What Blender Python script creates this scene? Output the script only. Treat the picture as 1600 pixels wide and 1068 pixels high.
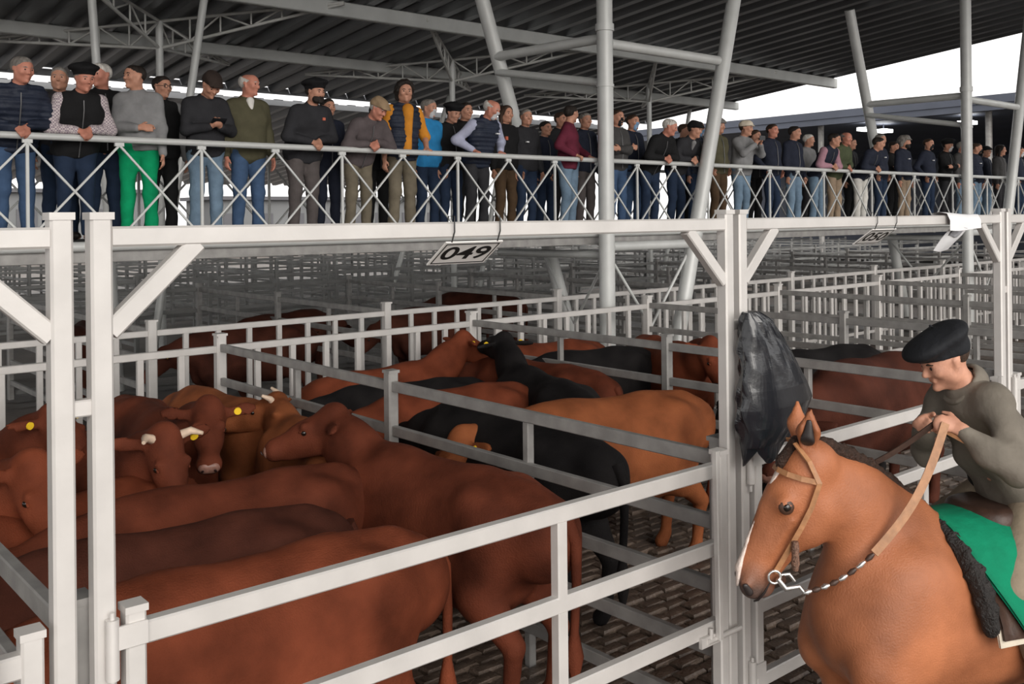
import bpy, math, random
import numpy as np
from mathutils import Vector, Matrix
random.seed(7); RNG = np.random.default_rng(7)
for o in list(bpy.data.objects): bpy.data.objects.remove(o)
SC = bpy.context.scene; COL = SC.collection

# ------------------------------------------------------------------ camera, sky, exposure
FPX, YAW, HY, ROLL, CAMH = 1523.0, 0.8639, 339.9, -0.0104, 2.85
SA, CA = math.sin(YAW), math.cos(YAW)
cam = bpy.data.cameras.new('camera'); camo = bpy.data.objects.new('camera', cam); COL.objects.link(camo)
fwd = Vector((CA, SA, 0)); rgt = Vector((SA, -CA, 0)); upv = Vector((0, 0, 1))
r2 = rgt * math.cos(ROLL) + upv * math.sin(ROLL) ; u2 = fwd.cross(r2) * -1
u2 = r2.cross(fwd)
camo.matrix_world = Matrix(((r2.x, u2.x, -fwd.x, 0), (r2.y, u2.y, -fwd.y, 0), (r2.z, u2.z, -fwd.z, CAMH), (0, 0, 0, 1)))
cam.sensor_fit = 'HORIZONTAL'; cam.sensor_width = 36.0; cam.lens = 36.0 * FPX / 1600.0
cam.shift_y = -(534.0 - HY) / 1600.0
cam.clip_start = 0.05; cam.clip_end = 600
SC.camera = camo

W = bpy.data.worlds.new('overcast'); SC.world = W; W.use_nodes = True
bg = W.node_tree.nodes['Background']; bg.inputs[0].default_value = (1.0, 0.985, 0.965, 1); bg.inputs[1].default_value = 1.25
sun = bpy.data.lights.new('overcast_sun', 'SUN'); sun.energy = 2.6; sun.angle = math.radians(55); sun.color = (1.0, 0.95, 0.88)
suno = bpy.data.objects.new('overcast_sun', sun); COL.objects.link(suno)
suno.rotation_euler = Vector((0.30, 0.85, -0.43)).to_track_quat('-Z', 'Y').to_euler()
vs = SC.view_settings; vs.view_transform = 'Standard'; vs.look = 'None'; vs.gamma = 1.0; vs.exposure = 0.3
vs.use_curve_mapping = False

def ratio(px): return (px - 800.0) / FPX
def xat(px, Y):
    """world X of the point seen at column px on the plane Y"""
    t = ratio(px); return Y * (CA + t * SA) / (SA - t * CA)
def zat(px, py, Y):
    X = xat(px, Y); d = CA * X + SA * Y
    return CAMH + (HY + (px - 800) * math.sin(ROLL) - py) * d / FPX

# ------------------------------------------------------------------ materials
MATS = {}
def mat(name, col, rough=0.6, metal=0.0, var=0.12, scale=6.0, bump=0.0, bscale=60.0, spec=0.5, col2=None, sheen=0.0, detail=4.0, kind='noise', stretch=None, coat=0.0):
    if name in MATS: return MATS[name]
    m = bpy.data.materials.new(name); m.use_nodes = True; nt = m.node_tree; N = nt.nodes; L = nt.links
    b = N['Principled BSDF']; b.inputs['Roughness'].default_value = rough; b.inputs['Metallic'].default_value = metal
    b.inputs['Specular IOR Level'].default_value = spec
    if sheen: b.inputs['Sheen Weight'].default_value = sheen; b.inputs['Sheen Roughness'].default_value = 0.4
    if coat: b.inputs['Coat Weight'].default_value = coat
    tc = N.new('ShaderNodeTexCoord'); mp = N.new('ShaderNodeMapping'); L.new(tc.outputs['Object'], mp.inputs[0])
    if stretch: mp.inputs['Scale'].default_value = stretch
    nz = N.new('ShaderNodeTexNoise'); nz.inputs['Scale'].default_value = scale; nz.inputs['Detail'].default_value = detail
    L.new(mp.outputs[0], nz.inputs['Vector'])
    rp = N.new('ShaderNodeValToRGB'); L.new(nz.outputs['Fac'], rp.inputs[0])
    c1 = [max(0, c * (1 - var)) for c in col]; c2 = [min(1, c * (1 + var)) for c in (col2 or col)]
    rp.color_ramp.elements[0].position = 0.32; rp.color_ramp.elements[1].position = 0.68
    rp.color_ramp.elements[0].color = (*c1, 1); rp.color_ramp.elements[1].color = (*c2, 1)
    L.new(rp.outputs[0], b.inputs['Base Color'])
    if bump:
        n2 = N.new('ShaderNodeTexNoise'); n2.inputs['Scale'].default_value = bscale; n2.inputs['Detail'].default_value = 3
        L.new(mp.outputs[0], n2.inputs['Vector'])
        bp = N.new('ShaderNodeBump'); bp.inputs['Strength'].default_value = bump; bp.inputs['Distance'].default_value = 0.02
        L.new(n2.outputs['Fac'], bp.inputs['Height']); L.new(bp.outputs[0], b.inputs['Normal'])
    MATS[name] = m; return m
def emit(name, col, s):
    m = bpy.data.materials.new(name); m.use_nodes = True; nt = m.node_tree
    e = nt.nodes.new('ShaderNodeEmission'); e.inputs[0].default_value = (*col, 1); e.inputs[1].default_value = s
    nt.links.new(e.outputs[0], nt.nodes['Material Output'].inputs[0]); MATS[name] = m; return m
STEEL = mat('galvanised_steel', (0.62, 0.595, 0.575), 0.42, 0.25, 0.07, 5.0, 0.03, 40)
STEELD = mat('shaded_galvanised_steel', (0.31, 0.30, 0.29), 0.5, 0.25, 0.18, 7.0, 0.05, 40)  # darker copy of the steel: shade of the pen interior put into the colour
PIPE = mat('painted_grey_pipe', (0.60, 0.61, 0.60), 0.4, 0.1, 0.06, 3.0)
ROOFM = mat('roof_sheet', (0.23, 0.235, 0.245), 0.34, 0.85, 0.12, 0.6)
def cloth(name, col, rough=0.85, **k):
    return mat('cloth_' + name, col, rough, 0, k.pop('var', 0.13), k.pop('scale', 9.0), k.pop('bump', 0.35), k.pop('bscale', 22.0), 0.25, sheen=0.0, **k)

# ------------------------------------------------------------------ object helpers
def tag(o, label=None, cat=None, group=None, kind=None):
    if label: o['label'] = label
    if cat: o['category'] = cat
    if group: o['group'] = group
    if kind: o['kind'] = kind
    return o
def empty(name, loc=(0, 0, 0), rz=0.0):
    o = bpy.data.objects.new(name, None); COL.objects.link(o); o.location = loc; o.rotation_euler = (0, 0, rz)
    o.empty_display_size = 0.1; return o
def link(name, me, m=None, parent=None, loc=None):
    o = bpy.data.objects.new(name, me); COL.objects.link(o)
    if m is not None:
        if len(me.materials) == 0: me.materials.append(m)
        elif me.materials[0] is not m:
            o.material_slots[0].link = 'OBJECT'; o.material_slots[0].material = m
    if parent is not None: o.parent = parent
    if loc is not None: o.location = loc
    return o
class MB:
    def __init__(s): s.v = []; s.f = []; s.sm = []
    def add(s, vs, fs, smooth=False):
        n = len(s.v); s.v += [tuple(v) for v in vs]; s.f += [tuple(i + n for i in f) for f in fs]; s.sm += [smooth] * len(fs); return s
    def beam(s, p0, p1, w, h=None, ch=0.12, roll=None):
        """square tube with chamfered corners, w across, h along the up axis"""
        h = h or w; p0 = Vector(p0); p1 = Vector(p1); d = (p1 - p0).normalized()
        ref = Vector((0, 0, 1)) if abs(d.z) < 0.95 else Vector((0, 1, 0))
        if roll is not None: ref = Vector(roll)
        a = d.cross(ref).normalized(); b = a.cross(d).normalized()
        c = ch * min(w, h); hw, hh = w / 2, h / 2
        prof = [(hw - c, -hh), (hw, -hh + c), (hw, hh - c), (hw - c, hh), (-hw + c, hh), (-hw, hh - c), (-hw, -hh + c), (-hw + c, -hh)]
        vs = [p0 + a * x + b * y for x, y in prof] + [p1 + a * x + b * y for x, y in prof]
        fs = [(i, (i + 1) % 8, 8 + (i + 1) % 8, 8 + i) for i in range(8)] + [tuple(range(7, -1, -1)), tuple(range(8, 16))]
        return s.add(vs, fs)
    def box(s, c, size, rz=0, ch=0.0):
        c = Vector(c); x, y, z = [q / 2 for q in size]; R = Matrix.Rotation(rz, 3, 'Z')
        vs = [c + R @ Vector((i * x, j * y, k * z)) for k in (-1, 1) for j in (-1, 1) for i in (-1, 1)]
        return s.add(vs, [(0, 2, 3, 1), (4, 5, 7, 6), (0, 1, 5, 4), (2, 6, 7, 3), (0, 4, 6, 2), (1, 3, 7, 5)])
    def tube(s, pts, r, seg=12, cap=True):
        pts = [Vector(p) for p in pts]; rs = r if isinstance(r, (list, tuple)) else [r] * len(pts)
        rings = []; prev = None
        for i, p in enumerate(pts):
            d = (pts[min(i + 1, len(pts) - 1)] - pts[max(i - 1, 0)]).normalized()
            if prev is None:
                ref = Vector((0, 0, 1)) if abs(d.z) < 0.9 else Vector((1, 0, 0)); a = d.cross(ref).normalized()
            else:
                a = (prev - d * prev.dot(d)).normalized()
            prev = a; b = d.cross(a)
            rings.append([p + (a * math.cos(t) + b * math.sin(t)) * rs[i] for t in [2 * math.pi * k / seg for k in range(seg)]])
        vs = [v for q in rings for v in q]; fs = []
        for i in range(len(pts) - 1):
            for k in range(seg):
                fs.append((i * seg + k, i * seg + (k + 1) % seg, (i + 1) * seg + (k + 1) % seg, (i + 1) * seg + k))
        s.add(vs, fs, True)
        if cap: s.add(rings[0], [tuple(range(seg - 1, -1, -1))]); s.add(rings[-1], [tuple(range(seg))])
        return s
    def strip(s, pts, w, t, up):
        """flat strap: pts path, w width along up, t thickness"""
        pts = [Vector(p) for p in pts]; vs = []; n = len(pts)
        for i, p in enumerate(pts):
            d = (pts[min(i + 1, n - 1)] - pts[max(i - 1, 0)]).normalized()
            u = Vector(up[i]) if isinstance(up, list) else Vector(up)
            u = (u - d * u.dot(d)).normalized(); q = d.cross(u)
            vs += [p + u * w / 2 + q * t / 2, p - u * w / 2 + q * t / 2, p - u * w / 2 - q * t / 2, p + u * w / 2 - q * t / 2]
        fs = [(i * 4 + k, i * 4 + (k + 1) % 4, i * 4 + 4 + (k + 1) % 4, i * 4 + 4 + k) for i in range(n - 1) for k in range(4)]
        fs += [(3, 2, 1, 0), (4 * n - 4, 4 * n - 3, 4 * n - 2, 4 * n - 1)]
        return s.add(vs, fs, False)
    def sphere(s, c, r, seg=10, rings=7, sc=(1, 1, 1)):
        c = Vector(c); vs = []; fs = []
        for i in range(1, rings):
            th = math.pi * i / rings
            for k in range(seg):
                ph = 2 * math.pi * k / seg
                vs.append(c + Vector((r * sc[0] * math.sin(th) * math.cos(ph), r * sc[1] * math.sin(th) * math.sin(ph), r * sc[2] * math.cos(th))))
        n = len(vs); vs += [c + Vector((0, 0, r * sc[2])), c - Vector((0, 0, r * sc[2]))]
        for i in range(rings - 2):
            for k in range(seg): fs.append((i * seg + k, (i + 1) * seg + k, (i + 1) * seg + (k + 1) % seg, i * seg + (k + 1) % seg))
        for k in range(seg):
            fs.append((n, k, (k + 1) % seg)); fs.append((n + 1, (rings - 2) * seg + (k + 1) % seg, (rings - 2) * seg + k))
        return s.add(vs, fs, True)
    def mesh(s, name='mesh'):
        me = bpy.data.meshes.new(name); me.from_pydata(s.v, [], s.f)
        me.polygons.foreach_set('use_smooth', s.sm); me.update(); return me
    def build(s, name, m, parent=None, loc=None): return link(name, s.mesh(name), m, parent, loc)

# ------------------------------------------------------------------ smooth solids: blended tapered capsules turned into one skin
class Solid:
    def __init__(s): s.p = []; s.cuts = []; s.cp = None
    def cap(s, a, b, r1, r2=None, n=None, q=1.0, k=0.03, sub=False):
        s.p.append((np.array(a, float), np.array(b, float), r1, r1 if r2 is None else r2, None if n is None else np.array(n, float) / np.linalg.norm(n), q, k, sub)); return s
    def ball(s, c, r, n=None, q=1.0, k=0.03, sub=False): return s.cap(c, c, r, r, n, q, k, sub)
    def cut(s, pt, n):
        s.cp = len(s.p); s.cuts.append((np.array(pt, float), np.array(n, float) / np.linalg.norm(n))); return s
    def mesh(s, name, h, warp=None, smooth=1):
        lo = np.min([np.minimum(a, b) - max(r1, r2) * max(1, q) for a, b, r1, r2, n, q, k, sub in s.p if not sub], 0) - 3 * h - 0.02
        hi = np.max([np.maximum(a, b) + max(r1, r2) * max(1, q) for a, b, r1, r2, n, q, k, sub in s.p if not sub], 0) + 3 * h + 0.02
        dim = np.ceil((hi - lo) / h).astype(int) + 1
        D = np.full(dim, 0.5, np.float32)
        ax = [lo[i] + h * np.arange(dim[i]) for i in range(3)]
        X, Y, Z = np.meshgrid(*ax, indexing='ij', sparse=True)
        def docuts():
            nonlocal D
            for c, n in s.cuts: D = np.maximum(D, ((X - c[0]) * n[0] + (Y - c[1]) * n[1] + (Z - c[2]) * n[2]).astype(np.float32))
        for ip, (a, b, r1, r2, n, q, k, sub) in enumerate(s.p):
            if ip == s.cp: docuts()
            m = max(r1, r2) * max(1, q) + k + 2.5 * h
            i0 = np.maximum(0, np.floor((np.minimum(a, b) - m - lo) / h).astype(int)); i1 = np.minimum(dim, np.ceil((np.maximum(a, b) + m - lo) / h).astype(int) + 1)
            if np.any(i1 <= i0): continue
            sl = tuple(slice(i0[i], i1[i]) for i in range(3))
            x = (ax[0][sl[0]] - a[0])[:, None, None]; y = (ax[1][sl[1]] - a[1])[None, :, None]; z = (ax[2][sl[2]] - a[2])[None, None, :]
            bb = b - a
            if n is not None and q != 1.0:
                g = (1 / q - 1); dt = g * (x * n[0] + y * n[1] + z * n[2])
                x = x + dt * n[0]; y = y + dt * n[1]; z = z + dt * n[2]; bb = bb + g * np.dot(bb, n) * n
            L2 = float(bb @ bb)
            if L2 > 1e-12:
                t = np.clip((x * bb[0] + y * bb[1] + z * bb[2]) / L2, 0, 1)
                d = np.sqrt((x - t * bb[0]) ** 2 + (y - t * bb[1]) ** 2 + (z - t * bb[2]) ** 2) - (r1 + (r2 - r1) * t)
            else: d = np.sqrt(x * x + y * y + z * z) - r1
            if n is not None and q < 1: d = d * (0.5 + 0.5 * q)
            o = D[sl]
            if sub:
                d = -d; hh = np.clip(0.5 - 0.5 * (o - d) / k, 0, 1); D[sl] = o * (1 - hh) + d * hh + k * hh * (1 - hh)
            else:
                hh = np.clip(0.5 + 0.5 * (o - d) / k, 0, 1); D[sl] = o * (1 - hh) + d * hh - k * hh * (1 - hh)
        if s.cp is not None and s.cp >= len(s.p): docuts()
        if warp is not None: D = D + warp(X, Y, Z).astype(np.float32)
        return surfnet(name, D, lo, h, smooth)
CORN = np.array([(i, j, k) for i in (0, 1) for j in (0, 1) for k in (0, 1)])
CEDGE = [(a, b) for a in range(8) for b in range(a + 1, 8) if np.abs(CORN[a] - CORN[b]).sum() == 1]
def surfnet(name, D, lo, h, smooth):
    D = np.where(np.abs(D) < 1e-7, 1e-7, D); S = D < 0; nx, ny, nz = D.shape
    cnt = np.zeros((nx - 1, ny - 1, nz - 1), np.int8)
    for i, j, k in CORN: cnt += S[i:nx - 1 + i, j:ny - 1 + j, k:nz - 1 + k]
    act = (cnt > 0) & (cnt < 8); ci = np.argwhere(act); idx = np.full(act.shape, -1, np.int32); idx[act] = np.arange(len(ci))
    vals = np.stack([D[ci[:, 0] + i, ci[:, 1] + j, ci[:, 2] + k] for i, j, k in CORN], 1)
    acc = np.zeros((len(ci), 3)); w = np.zeros(len(ci))
    for a, b in CEDGE:
        m = (vals[:, a] < 0) != (vals[:, b] < 0); t = vals[m, a] / (vals[m, a] - vals[m, b])
        acc[m] += CORN[a] + t[:, None] * (CORN[b] - CORN[a]); w[m] += 1
    V = lo + h * (ci + acc / w[:, None]); Q = []
    for axis in range(3):
        u, v = [(1, 2), (2, 0), (0, 1)][axis]
        s0 = [slice(None)] * 3; s1 = [slice(None)] * 3; s0[axis] = slice(0, -1); s1[axis] = slice(1, None)
        e = np.argwhere(S[tuple(s0)] != S[tuple(s1)])
        e = e[(e[:, u] > 0) & (e[:, v] > 0) & (e[:, u] < D.shape[u] - 1) & (e[:, v] < D.shape[v] - 1)]
        ins = S[tuple(e.T)]
        def cell(du, dv):
            c = e.copy(); c[:, u] += du; c[:, v] += dv; return idx[tuple(c.T)]
        q = np.stack([cell(-1, -1), cell(0, -1), cell(0, 0), cell(-1, 0)], 1)
        q[~ins] = q[~ins][:, ::-1]; Q.append(q)
    Q = np.concatenate(Q); Q = Q[(Q >= 0).all(1)]
    for _ in range(smooth):
        s = np.zeros_like(V); c = np.zeros(len(V))
        for a in range(4):
            np.add.at(s, Q[:, a], V[Q[:, (a + 1) % 4]]); np.add.at(c, Q[:, a], 1)
            np.add.at(s, Q[:, a], V[Q[:, (a + 3) % 4]]); np.add.at(c, Q[:, a], 1)
        V = 0.5 * V + 0.5 * s / np.maximum(c, 1)[:, None]
    me = bpy.data.meshes.new(name); me.vertices.add(len(V)); me.vertices.foreach_set('co', V.astype(np.float32).ravel())
    me.loops.add(Q.size); me.loops.foreach_set('vertex_index', Q.astype(np.int32).ravel())
    me.polygons.add(len(Q)); me.polygons.foreach_set('loop_start', np.arange(0, Q.size, 4, dtype=np.int32))
    me.polygons.foreach_set('use_smooth', np.ones(len(Q), bool)); me.update(calc_edges=True); me.validate(); return me
# ------------------------------------------------------------------ the setting: ground, paved pens, roofs
YN, YB, YC, PW, X0 = 3.03, 9.2, 11.04, 3.15, 0.90
def BX(k): return X0 + PW * k
GROUND = mat('wet_concrete', (0.11, 0.092, 0.08), 0.55, 0, 0.35, 0.8, 0.4, 12, detail=8)
MORT = mat('muddy_bedding', (0.075, 0.05, 0.035), 0.6, 0, 0.4, 5.0, 0.4, 30)
PAVE = mat('muddy_paver', (0.075, 0.05, 0.036), 0.38, 0, 0.5, 3.0, 0.5, 45, col2=(0.135, 0.10, 0.078))
ground = MB().box((20, 30, -0.1), (220, 220, 0.1)).build('ground', GROUND); tag(ground, kind='structure')
fl = MB().box((BX(0) + 3.5 * PW, (YN + YB) / 2, -0.03), (PW * 7.4, YB - YN + 4.6, 0.04)).build('floor', MORT); tag(fl, kind='structure')
def paver_mesh(seed):
    r = random.Random(seed); l, w, t = 0.205, 0.098, 0.05; b = 0.012
    j = lambda: r.uniform(-0.004, 0.004)
    vs = [(sx * l / 2, sy * w / 2, -t) for sx, sy in ((-1, -1), (1, -1), (1, 1), (-1, 1))] + \
         [(sx * l / 2 + j(), sy * w / 2 + j(), -0.012) for sx, sy in ((-1, -1), (1, -1), (1, 1), (-1, 1))] + \
         [(sx * (l / 2 - b) + j(), sy * (w / 2 - b) + j(), j()) for sx, sy in ((-1, -1), (1, -1), (1, 1), (-1, 1))]
    fs = [(8, 9, 10, 11)] + [(a + i, a + (i + 1) % 4, a + 4 + (i + 1) % 4, a + 4 + i) for a in (0, 4) for i in range(4)]
    return vs, fs
PVAR = [paver_mesh(i) for i in range(6)]; PME = []
for vs_, fs_ in PVAR:
    b_ = MB(); b_.add(vs_, fs_); me = b_.mesh('paver'); me.materials.append(PAVE); PME.append(me)
pl = []
rows = int((YB - 1.2) / 0.112)
for r_ in range(rows):
    y = 1.2 + r_ * 0.112
    for c_ in range(int(PW * 4.2 / 0.222)):
        x = 0.95 + c_ * 0.222 + (r_ % 2) * 0.111
        pl.append((x, y))
def pj(x, y):
    d = CA * x + SA * y; l = SA * x - CA * y; return 800 + FPX * l / d, HY + FPX * CAMH / d, d
seen = [q for q in pl if (690 < pj(*q)[0] < 1310 and 830 < pj(*q)[1] < 1090)]
seen.sort(key=lambda q: pj(*q)[2]); near = set(seen[:290])
bb = MB()
for i, (x, y) in enumerate(pl):
    rr = random.Random(i); dz = rr.uniform(-0.006, 0.014); v = rr.randrange(6)
    if (x, y) in near:
        o = link('paver', PME[v], None, fl, (x, y, 0.03 + dz)); o.rotation_euler = (rr.uniform(-.03, .03), rr.uniform(-.03, .03), rr.uniform(-.03, .03))
    else:
        vs_, fs_ = PVAR[v]; bb.add([(a + x, b + y, c + 0.03 + dz) for a, b, c in vs_], fs_)
o = bb.build('paver_field', PAVE, fl); o['kind'] = 'stuff'

def roof(name, x0, x1, y0, z0, y1, z1, per=0.62, dep=0.16):
    """trapezoid deck, ribs running along Y"""
    b = MB(); xs = []; n = int((x1 - x0) / per)
    for i in range(n):
        x = x0 + i * per
        xs += [(x, 0), (x + per * .30, 0), (x + per * .42, dep), (x + per * .88, dep)]
    xs.append((x0 + n * per, 0)); m = len(xs)
    vs = [(x, y0, z0 + d) for x, d in xs] + [(x, y1, z1 + d) for x, d in xs]
    b.add(vs, [(i, i + 1, m + i + 1, m + i) for i in range(m - 1)])
    vs = [(x, y0, z0 + d + 0.02) for x, d in xs] + [(x, y1, z1 + d + 0.02) for x, d in xs]
    b.add(vs, [(i + 1, i, m + i, m + i + 1) for i in range(m - 1)])
    return tag(b.build(name, ROOFM), kind='structure')
RK_ = 1.27; RZ = lambda y: CAMH + RK_ * 4.75 - 0.101 * y
roof('ceiling', -26, 28.2, -5.0, RZ(-5.0), 24.8, RZ(24.8))
roof('ceiling', -26, 28.2, 26.3, RZ(26.3), 43.2, RZ(43.2))
for yy in (24.85, 26.25):
    tag(MB().beam((-26, yy, RZ(yy) + .06), (28.2, yy, RZ(yy) + .06), 0.05, 0.17).build('trim_1', ROOFM), kind='structure')
PUR = mat('roof_beam_paint', (0.50, 0.51, 0.50), 0.5, 0.1, 0.08, 2)
bi = 0
for (px, py), hh, ends in [((700, 42), 0.30, (-20, 28.1)), ((300, 75), 0.26, (-20, 28.1))]:
    # solve the beam's Y so that it hangs right below the roof on the line of sight
    lo_, hi_ = 3.0, 24.0
    for _ in range(50):
        y = (lo_ + hi_) / 2
        if zat(px, py, y) < RZ(y) - hh * .6: lo_ = y
        else: hi_ = y
    z = RZ(y) - hh * .5 - (0.0 if bi < 2 else 0.05)
    o = MB().beam((ends[0], y, z), (ends[1], y, z), 0.16, hh).build('roof_beam', [PUR, PUR, STEEL][bi])
    tag(o, ['long grey roof beam nearest the camera, passing behind the tall pole', 'long grey roof beam running behind the lattice brackets', 'pale gutter beam low under the far roof edge, just above the heads'][bi], 'beam', 'long roof beams'); bi += 1

# ------------------------------------------------------------------ pens
def cap_mb(b, x, y, z, w): b.box((x, y, z + 0.008), (w * 1.12, w * 1.12, 0.022)); return b
def frame(k, label):
    xa, xb = BX(k) + 0.056, BX(k + 1) - 0.056; t = empty('gate_portal', (xa, YN, 0)); L = xb - xa; w = 0.064
    for x in (0, L):
        pq = MB().beam((x, 0, 0), (x, 0, 2.86), w, roll=(0, 1, 0)).build('post', STEEL, t); cap_mb(MB(), x, 0, 2.86, w).build('post_cap', STEEL, pq)
    MB().beam((w / 2, 0, 2.805), (L - w / 2, 0, 2.805), 0.058, 0.062).build('top_beam', STEEL, t)
    MB().beam((w * .4, 0, 2.52), (0.30, 0, 2.782), 0.05, 0.06).build('knee_brace', STEEL, t)
    MB().beam((L - w * .4, 0, 2.52), (L - 0.30, 0, 2.782), 0.05, 0.06).build('knee_brace', STEEL, t)
    b = MB().beam((-0.11, 0, 2.30), (-0.03, 0, 2.30), 0.04, 0.05); b.build('spacer', STEEL, t)
    return tag(t, label, 'gate frame', 'tall portal frames along the near alley')
frame(-1, 'tall steel portal frame at the left edge, only its right post and brace showing')
frame(0, 'tall steel portal frame in front, its beam carrying the 049 sign')
frame(1, 'tall steel portal frame with the 050 sign, right of the bagged post')
frame(2, 'tall steel portal frame starting at the right picture edge')
RZS = [1.60, 1.22, 0.84, 0.46, 0.10]
def gate(k, label, mids=(0.62,)):
    xa, xb = BX(k) + 0.14, BX(k + 1) - 0.15; t = empty('pen_gate', (xa, YN - 0.02, 0)); L = xb - xa
    for z in RZS: MB().beam((0.0, 0, z), (L, 0, z), 0.05, 0.07).build('rail', STEEL, t)
    for x in (0.0, L):
        pq = MB().beam((x, 0, 0.06), (x, 0, 1.675), 0.062, roll=(0, 1, 0)).build('stile', STEEL, t); cap_mb(MB(), x, 0, 1.675, 0.062).build('stile_cap', STEEL, pq)
    for m_ in mids:
        for z0, z1 in zip(RZS[1:], RZS[:-1]): MB().beam((L * m_, 0, z0 + .03), (L * m_, 0, z1 - .03), 0.055, roll=(0, 1, 0)).build('mid_bar', STEEL, t)
    for z in (1.58, 0.5):
        h = MB().tube([(-0.072, -0.03, z - .09), (-0.072, -0.03, z + .09)], 0.02, 10); h.beam((-0.075, -0.035, z + .03), (0.03, -0.035, z + .03), 0.012, 0.07)
        h.tube([(-0.072, -0.03, z - .13), (-0.072, -0.03, z + .11)], 0.008, 8); h.build('hinge', STEEL, t)
    # latch bar and lever
    lt = MB(); lt.tube([(L - .16, -0.045, 0.80), (L + .10, -0.045, 0.80)], 0.013, 8).tube([(L - .13, -.045, .80), (L - .13, -.045, .86)], .01, 8)
    lt.beam((L - .2, -.035, .80), (L - .06, -.035, .80), .02, .05); lt.build('latch_bolt', STEEL, t)
    MB().beam((L - .085, -0.06, 0.80), (L - .12, -0.075, 1.72), 0.028, 0.03, roll=(0, 1, 0)).build('latch_lever', STEEL, t)
    return tag(t, label, 'gate', 'pen gates on the near alley')
gate(-1, 'steel pen gate in the bottom left corner, only its hinged end showing')
gate(0, 'large steel pen gate in front of the red cattle, nearest the camera')
gate(1, 'steel pen gate behind the horse and rider')
gate(2, 'steel pen gate behind the rider at the right edge')
DZ = [1.60, 1.27, 0.94, 0.61, 0.28]
ORD = ['beside the near double posts at lower left', 'between the front red cattle and the black cow', 'ending behind the rider, right of the light brown cow', 'third back from the big front pen', 'fourth back from the big front pen', 'fifth back from the big front pen', 'sixth back, far right', 'seventh back, far right', 'eighth back, far right']
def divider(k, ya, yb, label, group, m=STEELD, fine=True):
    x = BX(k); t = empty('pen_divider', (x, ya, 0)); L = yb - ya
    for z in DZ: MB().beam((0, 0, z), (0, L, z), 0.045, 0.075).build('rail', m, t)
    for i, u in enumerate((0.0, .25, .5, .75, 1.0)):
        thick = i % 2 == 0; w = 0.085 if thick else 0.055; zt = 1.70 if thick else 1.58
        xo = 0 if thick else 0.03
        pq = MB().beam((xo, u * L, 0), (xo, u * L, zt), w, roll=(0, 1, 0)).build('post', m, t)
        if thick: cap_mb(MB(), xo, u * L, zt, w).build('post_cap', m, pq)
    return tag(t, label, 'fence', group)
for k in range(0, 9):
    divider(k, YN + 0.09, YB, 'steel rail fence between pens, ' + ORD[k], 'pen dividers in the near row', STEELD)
def baluster_bay(k, y, label, group, m=STEEL):
    xa = BX(k); t = empty('baluster_fence', (xa, y, 0)); n = 8
    MB().beam((0, 0, 1.585), (PW, 0, 1.585), 0.055, 0.07).build('top_rail', m, t)
    MB().beam((0, 0, 0.30), (PW, 0, 0.30), 0.045, 0.06).build('bottom_rail', m, t)
    me = None
    pq = MB().beam((0, 0, 0), (0, 0, 1.72), 0.10, roll=(0, 1, 0)).build('post', m, t); cap_mb(MB(), 0, 0, 1.72, .10).build('post_cap', m, pq)
    for i in range(1, n):
        x = PW * i / n
        if me is None: me = MB().beam((0, 0, 0.0), (0, 0, 1.56), 0.062, 0.05, roll=(0, 1, 0)).mesh('baluster'); me.materials.append(m)
        link('baluster', me, None, t, (x, 0, 0))
    return tag(t, label, 'fence', group)
NUM = ['first', 'second', 'third', 'fourth', 'fifth', 'sixth', 'seventh', 'eighth', 'ninth', 'tenth', 'eleventh', 'twelfth', 'thirteenth', 'fourteenth']
for k in range(0, 10):
    baluster_bay(k, YB, 'pale barred fence bay at the pens’ back, near side of lane, %s from left' % NUM[k], 'barred fence along the near side of the lane')
    baluster_bay(k, YC, 'pale barred fence bay on the far side of the lane, %s from left' % NUM[k], 'barred fence along the far side of the lane')
# rows of pens farther back
for k in range(1, 11):
    divider(k, YC + 0.05, YC + 6.2, 'grey rail fence between back pens beyond the lane, %s from the left' % NUM[k - 1], 'pen dividers beyond the lane')
FARM = mat('far_rail_steel', (0.27, 0.27, 0.265), 0.55, 0.2, 0.2, 2)
def rail_panel():
    b = MB()
    for z in RZS: b.beam((0, 0, z), (PW, 0, z), 0.045, 0.07)
    for x in (0, PW / 2, PW): b.beam((x, 0, 0), (x, 0, 1.72), 0.08, roll=(0, 1, 0))
    me = b.mesh('rail_panel'); me.materials.append(FARM); return me
def side_panel():
    b = MB()
    for z in DZ: b.beam((0, 0, z), (0, 6.1, z), 0.045, 0.07)
    for y in (0, 1.5, 3.05, 4.6, 6.1): b.beam((0, y, 0), (0, y, 1.72), 0.08, roll=(0, 1, 0))
    me = b.mesh('side_panel'); me.materials.append(FARM); return me
RP, SP = rail_panel(), side_panel()
ROWS = [YC + 6.25, YC + 9.4, YC + 15.6, YC + 17.6, YC + 23.8, YC + 26.9]
for ri, y in enumerate(ROWS):
    for k in range(1, 14):
        if xat(-60, y) - PW < BX(k) < xat(1680, y):
            o = link('rail_fence', RP, None, None, (BX(k), y, 0)); tag(o, 'distant grey rail fence in the %s row behind the walkway, %s from left' % (NUM[ri], NUM[k - 1]), 'fence', 'distant rail panels, %s row' % NUM[ri])
for ri, y in enumerate((YC + 9.4, YC + 17.6, YC + 26.9)):
    for k in range(2, 14):
        if xat(-60, y + 3) - PW < BX(k) < xat(1680, y):
            o = link('side_fence', SP, None, None, (BX(k), y + .05, 0)); tag(o, 'distant grey fence running back between far pens, %s block, %s from left' % (NUM[ri], NUM[k - 2]), 'fence', 'distant pen dividers, %s block' % NUM[ri])

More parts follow.
